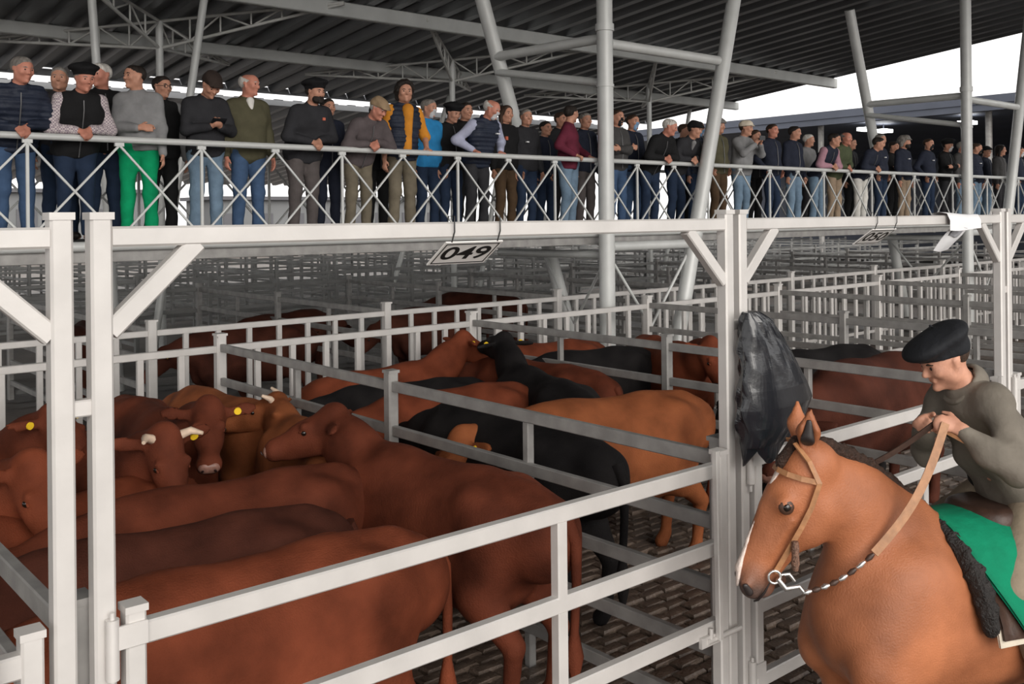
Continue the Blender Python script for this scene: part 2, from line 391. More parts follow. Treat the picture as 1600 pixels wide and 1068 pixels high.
# ------------------------------------------------------------------ walkway
YR, ZR, WR, XR0, ZD = 9.9, 3.666, 0.845, 2.485, 2.66
YR2 = 11.75
XA, XB = XR0 - 3 * WR, XR0 + 34 * WR
wk = empty('raised_walkway', (XA, YR, ZD)); Lw = XB - XA
DECK = mat('walkway_deck', (0.10, 0.10, 0.10), 0.7, 0.2, 0.2, 3)
MB().box((Lw / 2, (YR2 - YR) / 2, -0.03), (Lw, YR2 - YR, 0.05)).build('deck', DECK, wk)
for y in (-0.0, YR2 - YR):
    MB().tube([(0, y, -0.05), (Lw, y, -0.05)], 0.05, 14).build('edge_pipe', PIPE, wk)
    MB().beam((0, y + (0.06 if y == 0 else -.06), -0.13), (Lw, y + (0.06 if y == 0 else -.06), -0.13), 0.05, 0.16).build('side_channel', STEELD, wk)
for i in range(int(Lw / 2.5)): MB().beam((i * 2.5 + .4, 0.05, -0.14), (i * 2.5 + .4, YR2 - YR - .05, -0.14), 0.08, 0.16).build('cross_joist', STEELD, wk)
tag(wk, 'long raised steel walkway the spectators stand on', 'walkway')
def railing(y, label, r=0.034):
    t = empty('walkway_railing', (XA, y, ZD)); top = ZR - ZD
    MB().tube([(0, 0, top), (Lw, 0, top)], r, 14).build('handrail', PIPE, t)
    n = int(round(Lw / WR)); L_ = WR
    d1 = MB().beam((0, 0, top - .06), (L_, 0.012, 0.02), 0.022).mesh('diagonal'); d1.materials.append(PIPE)
    d2 = MB().beam((0, 0, .02), (L_, -0.012, top - .06), 0.022).mesh('diagonal'); d2.materials.append(PIPE)
    g = MB().box((0, 0, top - .05), (0.09, 0.03, 0.035)).mesh('gusset'); g.materials.append(PIPE)
    p = MB().beam((0, 0, 0), (0, 0, top), 0.03, roll=(0, 1, 0)).mesh('upright'); p.materials.append(PIPE)
    for i in range(n):
        link('diagonal_bar', d1, None, t, (i * L_, -.012, 0)); link('diagonal_bar', d2, None, t, (i * L_, .012, 0)); link('gusset_plate', g, None, t, (i * L_, 0, 0))
        if i % 2 == 1 or i == 0: link('upright', p, None, t, (i * L_, 0, 0))
    return tag(t, label, 'railing', 'walkway railings')
railing(YR, 'pale walkway railing with crossed bars the spectators lean on')
railing(YR2, 'walkway railing with crossed bars behind the spectators', 0.028)
def pipe(b, p, q, r=.11): return b.tube([p, q], r, 18)
def trestle(dx, where):
    YF, YK = 9.72, 12.0; x = 10.08 + dx
    o = pipe(MB(), (x, YF, 0), (x, YF, RZ(YF) - .02), 0.115); o.tube([(x, YF, 5.5), (x, YF, 5.6)], .135, 18).tube([(x, YF, 4.7), (x, YF, 4.74)], .128, 18).tube([(x, YF, 0), (x, YF, 0.05)], .2, 18)
    tag(o.build('support_pole', PIPE), 'thick upright round pole in front of the walkway railing, ' + where, 'pole', 'walkway support poles')
    t = empty('leaning_pole', (11.35 + dx, YF, 0)); pipe(MB(), (0, 0, 0), (.277 * (RZ(YF) - .12), 0, RZ(YF) - .12), 0.115).build('shaft', PIPE, t); MB().tube([(0, 0, 0), (0, 0, .05)], .2, 16).build('foot_plate', PIPE, t)
    tag(t, 'thick pole leaning right in front of the walkway railing, ' + where, 'pole', 'walkway support poles')
    t = empty('leaning_pole', (11.85 + dx, YK, 0)); pipe(MB(), (0, 0, 0), (-.345 * (RZ(YK) - .12), 0, RZ(YK) - .12), 0.115).build('shaft', PIPE, t); MB().tube([(0, 0, 0), (0, 0, .05)], .2, 16).build('foot_plate', PIPE, t)
    tag(t, 'thick pole leaning left behind the spectators, ' + where, 'pole', 'walkway support poles')
    t = empty('cross_pipe_set', (x, YF, 0)); r = .075
    pipe(MB(), (0.05, 0.1, 5.42), (-0.14, YK - YF, 5.42), r).build('back_pipe', PIPE, t)
    pipe(MB(), (0.05, 0.1, 4.78), (-0.10, YK - YF, 5.18), .06).build('stay_pipe', PIPE, t)
    pipe(MB(), (0.1, 0, 5.33), (2.6, 0, 5.33), r).build('side_pipe', PIPE, t)
    pipe(MB(), (0.1, 0, 2.42), (1.85, 0, 2.42), .07).build('low_pipe', PIPE, t)
    pipe(MB(), (0.1, 0, 2.3), (-.1, YK - YF, 2.3), .06).build('bearer_pipe', PIPE, t)
    for p, q in (((.1, .02, 2.25), (.95, .02, 1.2)), ((1.8, .02, 2.25), (.95, .02, 1.2)), ((.05, .1, 2.2), (.5, 1.2, 1.2)), ((.9, YK - YF, 2.2), (.5, 1.2, 1.2))): pipe(MB(), p, q, .022).build('stay_rod', PIPE, t)
    tag(t, 'horizontal grey pipes tying the support poles together, ' + where, 'pipework', 'pole cross pipes')
trestle(0, 'at the picture centre right'); trestle(11.3, 'by the right picture edge')

# ------------------------------------------------------------------ roof columns with lattice brackets
LAT = mat('lattice_steel', (0.58, 0.58, 0.56), 0.5, 0.15, 0.1, 3)
def umbrella(X, Y, label, arms=((-1, -1), (1, -1), (1, 1), (-1, 1)), reach=2.65):
    t = empty('umbrella_column', (X, Y, 0)); zr = RZ(Y)
    MB().tube([(0, 0, 0), (0, 0, zr - .1)], 0.075, 12).build('pole', PIPE, t)
    for sx, sy in arms:
        n = 6; A = []; B = []
        for i in range(n + 1):
            u = i / n; x, y = sx * reach * u, sy * reach * u; zt = RZ(Y + y) - .10
            A.append((x, y, zt)); B.append((x, y, zt - (0.52 * (1 - u) + .02)))
        top = MB().tube(A, .034, 8).build('lattice_arm', LAT, t)
        MB().tube(B, .034, 8).build('bottom_chord', LAT, top)
        for i in range(n):
            MB().tube([A[i], B[i]], .02, 6).build('web_bar', LAT, top); MB().tube([A[i + 1] if i % 2 else B[i + 1], B[i] if i % 2 else A[i]], .02, 6).build('web_bar', LAT, top)
    return tag(t, label, 'column', 'roof columns with lattice arms')
umbrella(7.3, 19.3, 'roof column with four lattice arms, above the leftmost spectators')
umbrella(14.73, 19.5, 'roof column with four lattice arms, above the curly haired spectator')
umbrella(22.1, 19.5, 'roof column with lattice arms, right of the thick upright pole')
umbrella(.2, 19.3, 'roof column at the far left, only a lattice arm showing')
umbrella(11.2, 33.8, 'distant roof column under the far roof, left half', reach=2.0); umbrella(19.7, 33.8, 'distant roof column under the far roof, centre', reach=2.0)
for p0, p1, Y, lab in [((147, 0), (153, 95), 16.8, 'thin upright roof pole behind the white haired man'), ((321, 8), (299, 150), 17.0, 'thin leaning roof pole left of the man with the phone'), ((705, 92), (701, 160), 23.4, 'thin far roof pole behind the dark berets'), ((1080, 100), (1078, 180), 22.2, 'thin far roof pole beside the right leaning pole'), ((803, 118), (798, 160), 21.6, 'thin far roof pole behind the long haired spectator')]:
    xa, za = xat(p0[0], Y), min(zat(*p0, Y), RZ(Y) + .05); xb, zb = xat(p1[0], Y), zat(*p1, Y)
    u = -zb / (za - zb); u2_ = (RZ(Y) - zb) / (za - zb)
    o = MB().tube([(xb + (xa - xb) * u, Y, 0), (xb + (xa - xb) * u2_, Y, RZ(Y))], .07, 12).build('roof_pole', PIPE); tag(o, lab, 'pole', 'thin roof poles')

# ------------------------------------------------------------------ distant shed on the right
SHM = mat('dark_shed_sheet', (0.085, 0.095, 0.125), 0.6, 0.2, 0.15, .5)  # dark sheet lifted towards blue: distance haze put into the colour
t = empty('distant_shed', (36, 0, 0))
MB().box((17, 14, 6.95), (34, 70, 0.3)).build('roof', SHM, t); MB().box((33, 14, 3.5), (0.4, 70, 7)).build('back_wall', SHM, t); MB().box((.2, 14, 6.7), (0.3, 70, 0.3)).build('fascia', SHM, t)
for i in range(9): MB().tube([(1.0, -12 + i * 7, 0), (1.0, -12 + i * 7, 6.9)], .12, 10).build('pillar', STEELD, t)
LAMP = emit('shed_lamp_glow', (1.0, 1.0, 0.98), 6.0)
for px, py, Y in ((1355, 178, 22.0), (1382, 181, 22.0), (1513, 163, 18.0)):
    MB().box((xat(px, Y) - 36, Y, 6.5), (.7, .5, .14)).build('shed_lamp', LAMP, t); MB().beam((xat(px, Y) - 36, Y, 6.5), (xat(px, Y) - 36, Y, 6.95), .04).build('lamp_stem', SHM, t)
tag(t, 'dark open shed standing in the distance on the right', 'shed')

# low buildings far behind on the left
FB = mat('far_building_wall', (.15, .155, .16), .8, 0, .1, .3); FBR = mat('far_building_roof', (.09, .09, .1), .6, 0, .1, .3)
for i, (xa, xb, y, hh, lab) in enumerate([(-6, 12, 74, 4.3, 'long low grey building far behind the leftmost spectators'), (16, 30, 82, 5.2, 'grey building far behind the spectators left of centre'), (34, 58, 78, 4.6, 'low grey building far behind the thick upright pole')]):
    t = empty('far_building', (xa, y, 0)); L = xb - xa
    MB().box((L / 2, 3, hh / 2), (L, 6, hh)).build('wall', FB, t); MB().box((L / 2, 3, hh + .15), (L + .8, 7, .3)).build('roof', FBR, t)
    for j in range(int(L / 3)): w_ = MB().box((1.5 + j * 3, -.03, hh * .55), (1.5, .1, hh * .4)).build('window', FBR, t)
    tag(t, lab, 'building')
# ------------------------------------------------------------------ cattle
def rotv(v, yaw=0.0, pitch=0.0):
    """x forward; pitch lifts the nose, yaw turns to the left (+y)"""
    c, s = math.cos(pitch), math.sin(pitch); x, y, z = v; x, z = x * c - z * s, x * s + z * c
    c, s = math.cos(yaw), math.sin(yaw); return np.array((x * c - y * s, x * s + y * c, z))
EYEM = mat('animal_eye', (0.012, 0.008, 0.006), 0.08, 0, 0.0, 5, spec=0.6)
TAGM = mat('yellow_plastic_tag', (0.95, 0.62, 0.03), 0.45, 0, 0.05, 8)
HORNM = mat('pale_horn', (0.72, 0.55, 0.42), 0.5, 0, 0.15, 20)
def hide(name, c, c2, dark=0.45, tip=None):
    """short coat: large soft patches of tone plus fine hair relief"""
    m = mat('hide_' + name, c, 0.75, 0, 0.34, 2.4, 0.3, 110, 0.10, col2=c2, detail=7)
    return m
RED = hide('chestnut', (0.125, 0.031, 0.0145), (0.185, 0.047, 0.022)); DKRED = hide('dark_chestnut', (0.052, 0.017, 0.0115), (0.085, 0.027, 0.017))
ORANGE = hide('light_tan', (0.21, 0.064, 0.025), (0.275, 0.088, 0.034)); MIDRED = hide('red_brown', (0.088, 0.023, 0.0125), (0.14, 0.037, 0.019))
BLACK = hide('black', (0.009, 0.008, 0.009), (0.018, 0.016, 0.016))
NOSEM = mat('pink_grey_muzzle', (0.34, 0.18, 0.14), 0.4, 0, 0.25, 30)
def cow(x, y, head, m, label, ny=0.0, npt=0.30, hy=0.0, hp=-0.75, vox=0.024, size=1.0, horns=False, tags='LR', nl=0.62, girth=1.0, stance=0.0):
    """x, y: under the withers; head: direction (degrees, world) of the body; ny/npt neck yaw/pitch, hy/hp head yaw/pitch relative to body"""
    s = Solid(); Yv = (0, 1, 0); g = girth
    s.cap((.34, 0, .885), (-.42, 0, .865), .385 * g, .40 * g, Yv, .80, .05)                 # barrel
    s.cap((.50, 0, .93), (.30, 0, .95), .33, .36, Yv, .72, .08)                              # chest
    s.cap((-.45, 0, .985), (-.86, 0, .99), .305, .245, Yv, .92, .07)                        # rump
    s.cap((.35, 0, 1.20), (-.80, 0, 1.19), .08, .075, Yv, 1.1, .09)                         # topline
    s.ball((-.55, .19, 1.15), .085, None, 1, .09).ball((-.55, -.19, 1.15), .085, None, 1, .09)
    s.ball((-.95, .10, 1.07), .065, None, 1, .07).ball((-.95, -.10, 1.07), .065, None, 1, .07)
    s.cap((.66, 0, .62), (.48, 0, .55), .12, .14, Yv, .6, .09)                              # brisket
    for q in (1, -1):
        s.cap((.50, q * .17, 1.02), (.58, q * .19, .68), .16, .125, Yv, .62, .09)            # shoulder
        st = stance * q
        s.cap((.54, q * .18, .66), (.50 + st, q * .165, .40), .105, .066, None, 1, .05)
        s.cap((.50 + st, q * .165, .40), (.51 + st, q * .16, .13), .056, .043, None, 1, .025).cap((.51 + st, q * .16, .10), (.555 + st, q * .16, .035), .05, .056, None, 1, .02)
        s.cap((-.62, q * .17, .98), (-.60 - st, q * .215, .66), .24, .145, Yv, .66, .07)     # thigh
        s.cap((-.60 - st, q * .205, .68), (-.84 - st, q * .185, .44), .125, .062, None, 1, .05)
        s.cap((-.84 - st, q * .185, .45), (-.80 - st, q * .18, .12), .055, .042, None, 1, .025).cap((-.80 - st, q * .18, .10), (-.75 - st, q * .18, .035), .048, .056, None, 1, .02)
    n0 = np.array((.52, 0, 1.06)); nd = rotv((1, 0, 0), ny, npt); n1 = n0 + nd * nl; poll = n1
    lat = rotv((0, 1, 0), ny); s.cap(n0, n0 + nd * nl * .55, .255, .195, lat, .66, .07); s.cap(n0 + nd * nl * .5, n1 - nd * .02, .20, .145, lat, .72, .06)
    s.cap(n0 + nd * .1 - np.array((0, 0, .25)), n0 + nd * nl * .75 - np.array((0, 0, .17)), .10, .05, lat, .5, .07)
    hd = rotv((1, 0, 0), ny + hy, hp); hl = rotv((0, 1, 0), ny + hy); hu = np.cross(hd, hl)
    P = lambda a, b, c: poll + hd * a + hl * b + hu * c
    s.cap(P(.0, 0, -.01), P(.20, 0, -.015), .128, .108, hl, .92, .04)                         # skull
    s.cap(P(.16, 0, -.025), P(.40, 0, -.02), .103, .072, hl, .90, .04)                        # face
    s.cap(P(.10, 0, -.09), P(.34, 0, -.075), .075, .05, hl, .8, .04)                          # jaw
    s.cap(P(.415, .025, -.03), P(.415, -.025, -.03), .066, .066, None, 1, .03)               # muzzle
    s.ball(P(-.045, 0, .06), .075, None, 1, .05)                                             # poll tuft
    for q in (1, -1):
        s.ball(P(.15, q * .088, .06), .034, None, 1, .025)                                   # brow
        s.ball(P(.472, q * .034, .002), .017, None, 1, .012, True)
        s.cap(P(-.01, q * .11, .015), P(-.055, q * .265, .0), .042, .05, hu * .8 + hd * .5, .34, .025)
        s.ball(P(-.075, q * .315, -.005), .022, hu, .4, .05)
    t = empty('cow', (x, y, 0.035), math.radians(head)); t.scale = (size,) * 3
    link('body', s.mesh('cow_body', vox), m, t)
    ey = MB().sphere((0, 0, 0), .0205, 10, 7).mesh('eye')
    for q in (1, -1): link('eye', ey, EYEM, t, tuple(P(.165, q * .0985, .028)))
    for q in (1, -1):
        lid = Solid(); lid.cap(P(.140, q * .104, .042), P(.19, q * .101, .040), .010, .009, None, 1, .01); link('eyelid', lid.mesh('eyelid', .007), m, t)
    nb = Solid(); nb.cap(P(.452, .028, -.022), P(.452, -.028, -.022), .045, .045, hd, .75, .02)
    for q in (1, -1): nb.ball(P(.49, q * .036, -.01), .014, None, 1, .01, True)
    link('muzzle', nb.mesh('muzzle', .011), NOSEM if m is not BLACK else mat('black_muzzle', (.02, .018, .018), .3), t)
    for q in (1, -1):
        ns = Solid(); ns.cap(P(.492, q * .040, -.004), P(.488, q * .046, -.02), .012, .009, hd, .5, .01); link('nostril', ns.mesh('nostril', .006), mat('dark_nostril', (.03, .012, .01), .5), t)
    tl = MB().tube([(-1.06, 0, 1.12), (-1.12, .0, 1.02), (-1.13, .01, .8), (-1.12, .02, .55), (-1.12, .02, .42), (-1.12, .02, .25)], [.045, .034, .026, .024, .05, .012], 8)
    tl.build('tail', m if m is not ORANGE else RED, t)
    if horns:
        for q in (1, -1):
            MB().tube([tuple(P(-.02, q * .09, .07)), tuple(P(-.02, q * .15, .11)), tuple(P(.03, q * .19, .16))], [.03, .026, .012], 8).build('horn', HORNM, t)
    for q, c in ((1, 'L'), (-1, 'R')):
        if c in tags:
            c0 = Vector(P(-.032, q * .20, .012)); nrm = Vector(hd * .72 + hu * .35).normalized()
            tg = MB().tube([c0 + nrm * .012, c0 + nrm * .026], .026, 12); tg.build('ear_tag', TAGM, t)
    return tag(t, label, 'cow', 'cattle in the pens')
# front pen
cow(1.80, 4.02, 180, RED, 'red cow standing right behind the front gate, nearest the camera', ny=-.5, npt=-.25, hy=-.5, hp=-.8, nl=.5, vox=.017, size=1.03)
cow(1.76, 4.78, 178, DKRED, 'dark brown cow side by side behind the nearest red cow', ny=-.3, npt=-.1, hp=-.8, nl=.5, vox=.02, size=1.0, tags='R')
cow(2.35, 5.42, 181, MIDRED, 'dark red cow third from the front gate, rump in mid pen', ny=.1, npt=-.05, hp=-.7, vox=.02, size=1.0)
cow(3.55, 4.96, 97, MIDRED, 'red brown cow with rump and tail toward the front gate, head turned left', ny=.12, npt=.66, hy=.62, hp=-.34, nl=.50, vox=.018, size=1.03, tags='R')
cow(3.66, 6.62, 84, ORANGE, 'tan cow looking up left, behind the cow showing its rump', ny=.0, npt=.62, hy=1.0, hp=-.25, size=.96, horns=True, tags='R', nl=.42)
cow(2.92, 7.90, 268, MIDRED, 'brown cow facing the camera with a yellow ear tag, muzzle low', ny=.05, npt=.52, hy=-.42, hp=-.62, size=1.02, tags='L', vox=.02)
cow(2.16, 7.16, 276, MIDRED, 'brown cow facing the camera with two pale horn tips', ny=.1, npt=.58, hy=-.15, hp=-.95, size=1.0, horns=True, tags='L', vox=.02)
cow(3.70, 8.40, 96, ORANGE, 'tan cow seen from behind at the back of the front pen', npt=-.2, size=.97)
cow(1.15, 6.80, 284, RED, 'red cow at the left edge with its face and eye toward the camera', ny=.1, npt=.58, hy=-.1, hp=-.85, size=1.02, vox=.02)
cow(1.50, 8.12, 297, MIDRED, 'brown cow with large lit ears behind the tall double post', ny=0, npt=.62, hp=-.6, size=1.0)
cow(1.72, 6.05, 205, RED, 'red cow in the crowd between the left face and the horned cow', ny=-.3, npt=-.2, hp=-.7, size=.93, nl=.45)
# second pen
cow(4.62, 5.55, 92, BLACK, 'black cow standing along the rail fence, rump toward the camera', npt=-.25, hp=-.8, size=1.06, vox=.02)
cow(5.55, 5.45, 172, ORANGE, 'light tan cow standing crosswise in the second pen, tail to the right', ny=-.1, npt=.02, hp=-.75, size=1.06, vox=.02, tags='L')
cow(5.50, 8.45, 4, RED, 'red cow with its head raised to the right along the back fence', npt=.60, hy=-.15, hp=-.45, nl=.66, size=1.0, vox=.022, tags='R')
cow(5.2, 7.75, 172, BLACK, 'black cow in the shade in front of the red cow with raised head', npt=-.1, size=.97)
cow(5.15, 7.0, 178, RED, 'red cow whose back shows left of the black head', npt=-.15, size=1.0)
cow(6.28, 6.95, 72, BLACK, 'black cow with raised head and yellow tags in both ears', ny=-.05, npt=.66, hy=.15, hp=-.1, size=1.02, vox=.022)
cow(6.86, 7.70, 98, MIDRED, 'red brown cow behind the black cow with yellow tags', npt=-.1, size=1.0)
# third pen
cow(7.95, 8.72, 184, RED, 'red cow standing crosswise along the back fence of the third pen', npt=-.1, size=1.0)
cow(8.95, 7.62, 243, RED, 'red cow facing the camera between the rails with a large yellow tag', ny=.0, npt=.45, hy=.25, hp=-1.0, size=1.03, tags='L', vox=.02)
cow(7.85, 7.92, 176, BLACK, 'black cow beside the red face in the third pen', npt=-.1, size=1.0)
cow(8.38, 4.75, 182, DKRED, 'large dark red cow standing behind the rider’s gate', npt=-.25, size=1.14, vox=.022, tags='')
cow(8.9, 5.62, 178, BLACK, 'black cow whose back shows beyond the large dark red cow', npt=-.1, size=1.1)
def copy_tree(o, parent=None):
    c = o.copy(); COL.objects.link(c); c.parent = parent
    for ch in list(o.children): copy_tree(ch, c)
    return c
src = cow(6.2, 13.2, 170, DKRED, 'dark red cow in the back pens beyond the lane, first from the left', npt=-.2, vox=.035)
for i, (x, y, a) in enumerate([(7.6, 14.6, 10), (9.8, 13.6, 175), (4.6, 15.4, 60), (12.2, 15.5, 120)]):
    c = copy_tree(src); c.location = (x, y, .035); c.rotation_euler = (0, 0, math.radians(a)); c['label'] = 'dark red cow in the back pens, glimpsed through rails %s' % ['left of the 049 sign', 'right of the 049 sign', 'at far left', 'below the thick upright pole'][i]
# ------------------------------------------------------------------ people
def V3(*a): return np.array(a, float)
def unit(v): return v / (np.linalg.norm(v) + 1e-9)
def ik(S, T, l1, l2, pole):
    d = T - S; L = np.linalg.norm(d); Lm = min(L, (l1 + l2) * .995); u = unit(d); T = S + u * Lm
    a = (l1 * l1 - l2 * l2 + Lm * Lm) / (2 * Lm); h = math.sqrt(max(l1 * l1 - a * a, 1e-6))
    p = pole - u * np.dot(pole, u); return S + u * a + unit(p) * h, T
def rot3(yaw, pitch, roll=0.0):
    """x right, y forward, z up; pitch > 0 looks down; yaw > 0 turns to the person's left"""
    c, s = math.cos(-pitch), math.sin(-pitch); Rx = np.array(((1, 0, 0), (0, c, -s), (0, s, c)))
    c, s = math.cos(yaw), math.sin(yaw); Rz = np.array(((c, -s, 0), (s, c, 0), (0, 0, 1)))
    c, s = math.cos(roll), math.sin(roll); Ry = np.array(((c, 0, s), (0, 1, 0), (-s, 0, c)))
    return Rz @ Rx @ Ry
def hand(s, w, d, n, side, curl=.5, k=.008, sc=1.0):
    """palm from the wrist along d, n = back of the hand, thumb towards the inside"""
    d = unit(d); n = unit(n - d * np.dot(n, d)); l = np.cross(n, d) * side
    s.cap(w, w + d * .085 * sc, .024 * sc, .034 * sc, n, .5, .02)
    s.cap(w + d * .055 * sc + l * .018 * sc, w + d * .085 * sc - l * .02 * sc, .026 * sc, .026 * sc, n, .55, .015)
    for i, (o, L) in enumerate(((.031, .068), (.011, .078), (-.010, .073), (-.030, .058))):
        b = w + d * .085 * sc + l * o * sc; L *= sc
        m = b + (d * math.cos(curl) - n * math.sin(curl)) * L * .52; e = m + (d * math.cos(curl * 2.1) - n * math.sin(curl * 2.1)) * L * .5
        s.cap(b, m, .0098 * sc, .009 * sc, None, 1, k).cap(m, e, .009 * sc, .0075 * sc, None, 1, k)
    b = w + d * .025 * sc + l * .030 * sc; m = b + (d * .65 + l * .6 - n * .25) * .042 * sc; e = m + (d * .9 + l * .15 - n * .35) * .032 * sc
    s.cap(b, m, .0135 * sc, .0115 * sc, None, 1, .012).cap(m, e, .0112 * sc, .009 * sc, None, 1, k)
def head_solid(s, C, R):
    h = lambda x, y, z: C + R @ V3(x, y, z); ex, ey, ez = R[:, 0], R[:, 1], R[:, 2]
    s.cap(h(0, -.035, .034), h(0, .022, .036), .082, .079, ex, .92, .03)
    s.cap(h(0, .028, .0), h(0, .042, -.078), .066, .042, ex, .95, .035)
    s.cap(h(-.035, .015, -.055), h(.035, .015, -.055), .042, .042, None, 1, .03)
    s.ball(h(0, .084, -.096), .019, None, 1, .02)
    s.cap(h(0, .094, .018), h(0, .116, -.020), .008, .0135, None, 1, .012); s.cap(h(-.013, .1, -.026), h(.013, .1, -.026), .008, .008, None, 1, .01)
    s.cap(h(-.034, .084, .030), h(.034, .084, .030), .011, .011, None, 1, .016)
    s.cap(h(-.019, .092, -.050), h(.019, .092, -.050), .0065, .0065, None, 1, .008); s.cap(h(-.017, .091, -.061), h(.017, .091, -.061), .007, .007, None, 1, .008)
    for q in (1, -1):
        s.ball(h(q * .034, .102, .010), .015, None, 1, .014, True)
        s.ball(h(q * .045, .068, -.015), .026, None, 1, .025)
        s.cap(h(q * .082, -.012, .012), h(q * .080, -.004, -.024), .022, .014, ex, .35, .01)
def hair_solid(C, R, kind):
    h = lambda x, y, z: C + R @ V3(x, y, z); s = Solid(); ex = R[:, 0]
    e = {'short': .0, 'curly': .028, 'long': .010, 'bald': .002, 'crop': -.004}[kind]
    s.cap(h(0, -.042, .038), h(0, .016, .044), .089 + e, .084 + e, ex, .93, .02)
    if kind == 'long':
        for q in (1, -1): s.cap(h(q * .078, -.01, .03), h(q * .082, -.02, -.13), .026, .03, None, 1, .03)
        s.cap(h(0, -.085, 0), h(0, -.085, -.14), .05, .05, None, 1, .03)
    if kind == 'curly':
        for q in (1, -1): s.cap(h(q * .085, -.03, .03), h(q * .07, -.05, -.07), .035, .035, None, 1, .03)
    a = h(0, .084, .078); n = R @ V3(0, .66, -.75)
    if kind == 'long': a, n = h(0, .052, 0), R @ V3(0, 1, -.25)
    if kind == 'curly': a, n = h(0, .062, .062), R @ V3(0, .86, -.5)
    s.cut(a, n)
    if kind == 'bald': s.cut(h(0, 0, .062), R @ V3(0, .35, 1))
    return s
def hat_parts(C, R, kind):
    h = lambda x, y, z: C + R @ V3(x, y, z); ex, ey, ez = R[:, 0], R[:, 1], R[:, 2]; s = Solid()
    if kind == 'beret':
        s.cap(h(0, -.04, .060), h(0, .028, .072), .094, .090, ex, .94, .02); s.cut(h(0, .08, .052), R @ V3(0, .22, -1))
        t = Solid(); up = R @ V3(.12, -.22, 1); t.cap(h(.025, -.035, .118), h(-.01, .03, .108), .122, .115, up, .36, .03)
        s.p += t.p; s.ball(h(.01, -.01, .168), .010, None, 1, .01)
    elif kind == 'bigberet':
        s.cap(h(0, -.04, .060), h(0, .028, .066), .097, .092, ex, .94, .02); s.cut(h(0, .08, .045), R @ V3(0, .18, -1))
        t = Solid(); up = R @ V3(.05, .12, 1); t.cap(h(.0, -.035, .112), h(0, .060, .100), .118, .112, up, .42, .03); s.p += t.p; s.ball(h(0, .0, .178), .009, None, 1, .01)
    else:
        s.cap(h(0, -.04, .050), h(0, .022, .058), .096, .092, ex, .95, .02)
        if kind == 'flat': s.cap(h(0, .0, .11), h(0, .085, .075), .085, .07, R @ V3(0, .35, 1), .42, .03)
        s.cap(h(-.03, .10, .058), h(.03, .10, .058), .055, .055, R @ V3(0, .18, 1), .16, .015); s.cut(h(0, .08, .045), R @ V3(0, .10, -1))
    return s
SKIN = mat('skin', (0.50, 0.245, 0.165), 0.5, 0, 0.1, 18, 0.08, 120, 0.35, col2=(0.55, 0.28, 0.19)); SKIN2 = mat('ruddy_skin', (0.56, 0.235, 0.165), 0.5, 0, 0.12, 18, 0.08, 120, 0.35)
ZIPM = mat('grey_zip', (.16, .16, .165), .4, .4, .05, 30)
SHOE = mat('dark_leather_shoe', (0.03, 0.024, 0.02), 0.45, 0, 0.1, 10)
HAIRC = {'grey': (.23, .21, .19), 'white': (.60, .57, .53), 'dark': (.022, .016, .013), 'brown': (.05, .028, .018)}
def hairm(c): return mat('hair_' + c, HAIRC[c], 0.6, 0, 0.35, 40, 0.6, 150, 0.3, stretch=(1, 1, .3))
def foldwarp(amp, seed, quilt=0.0):
    r = random.Random(seed); ph = [r.uniform(0, 6.28) for _ in range(6)]
    def w(X, Y, Z):
        d = amp * (np.sin(21 * Z + 9 * X + 7 * Y + ph[0]) * .5 + np.sin(33 * X - 14 * Z + ph[1]) * .3 + np.sin(27 * Y + 19 * Z + ph[2]) * .35 + np.sin(47 * Z + 13 * X - 21 * Y + ph[3]) * .25)
        if quilt: d = d + 1.5 * quilt * (np.abs(np.sin(math.pi * Z / .055)) * -1 + .5)
        return d
    return w
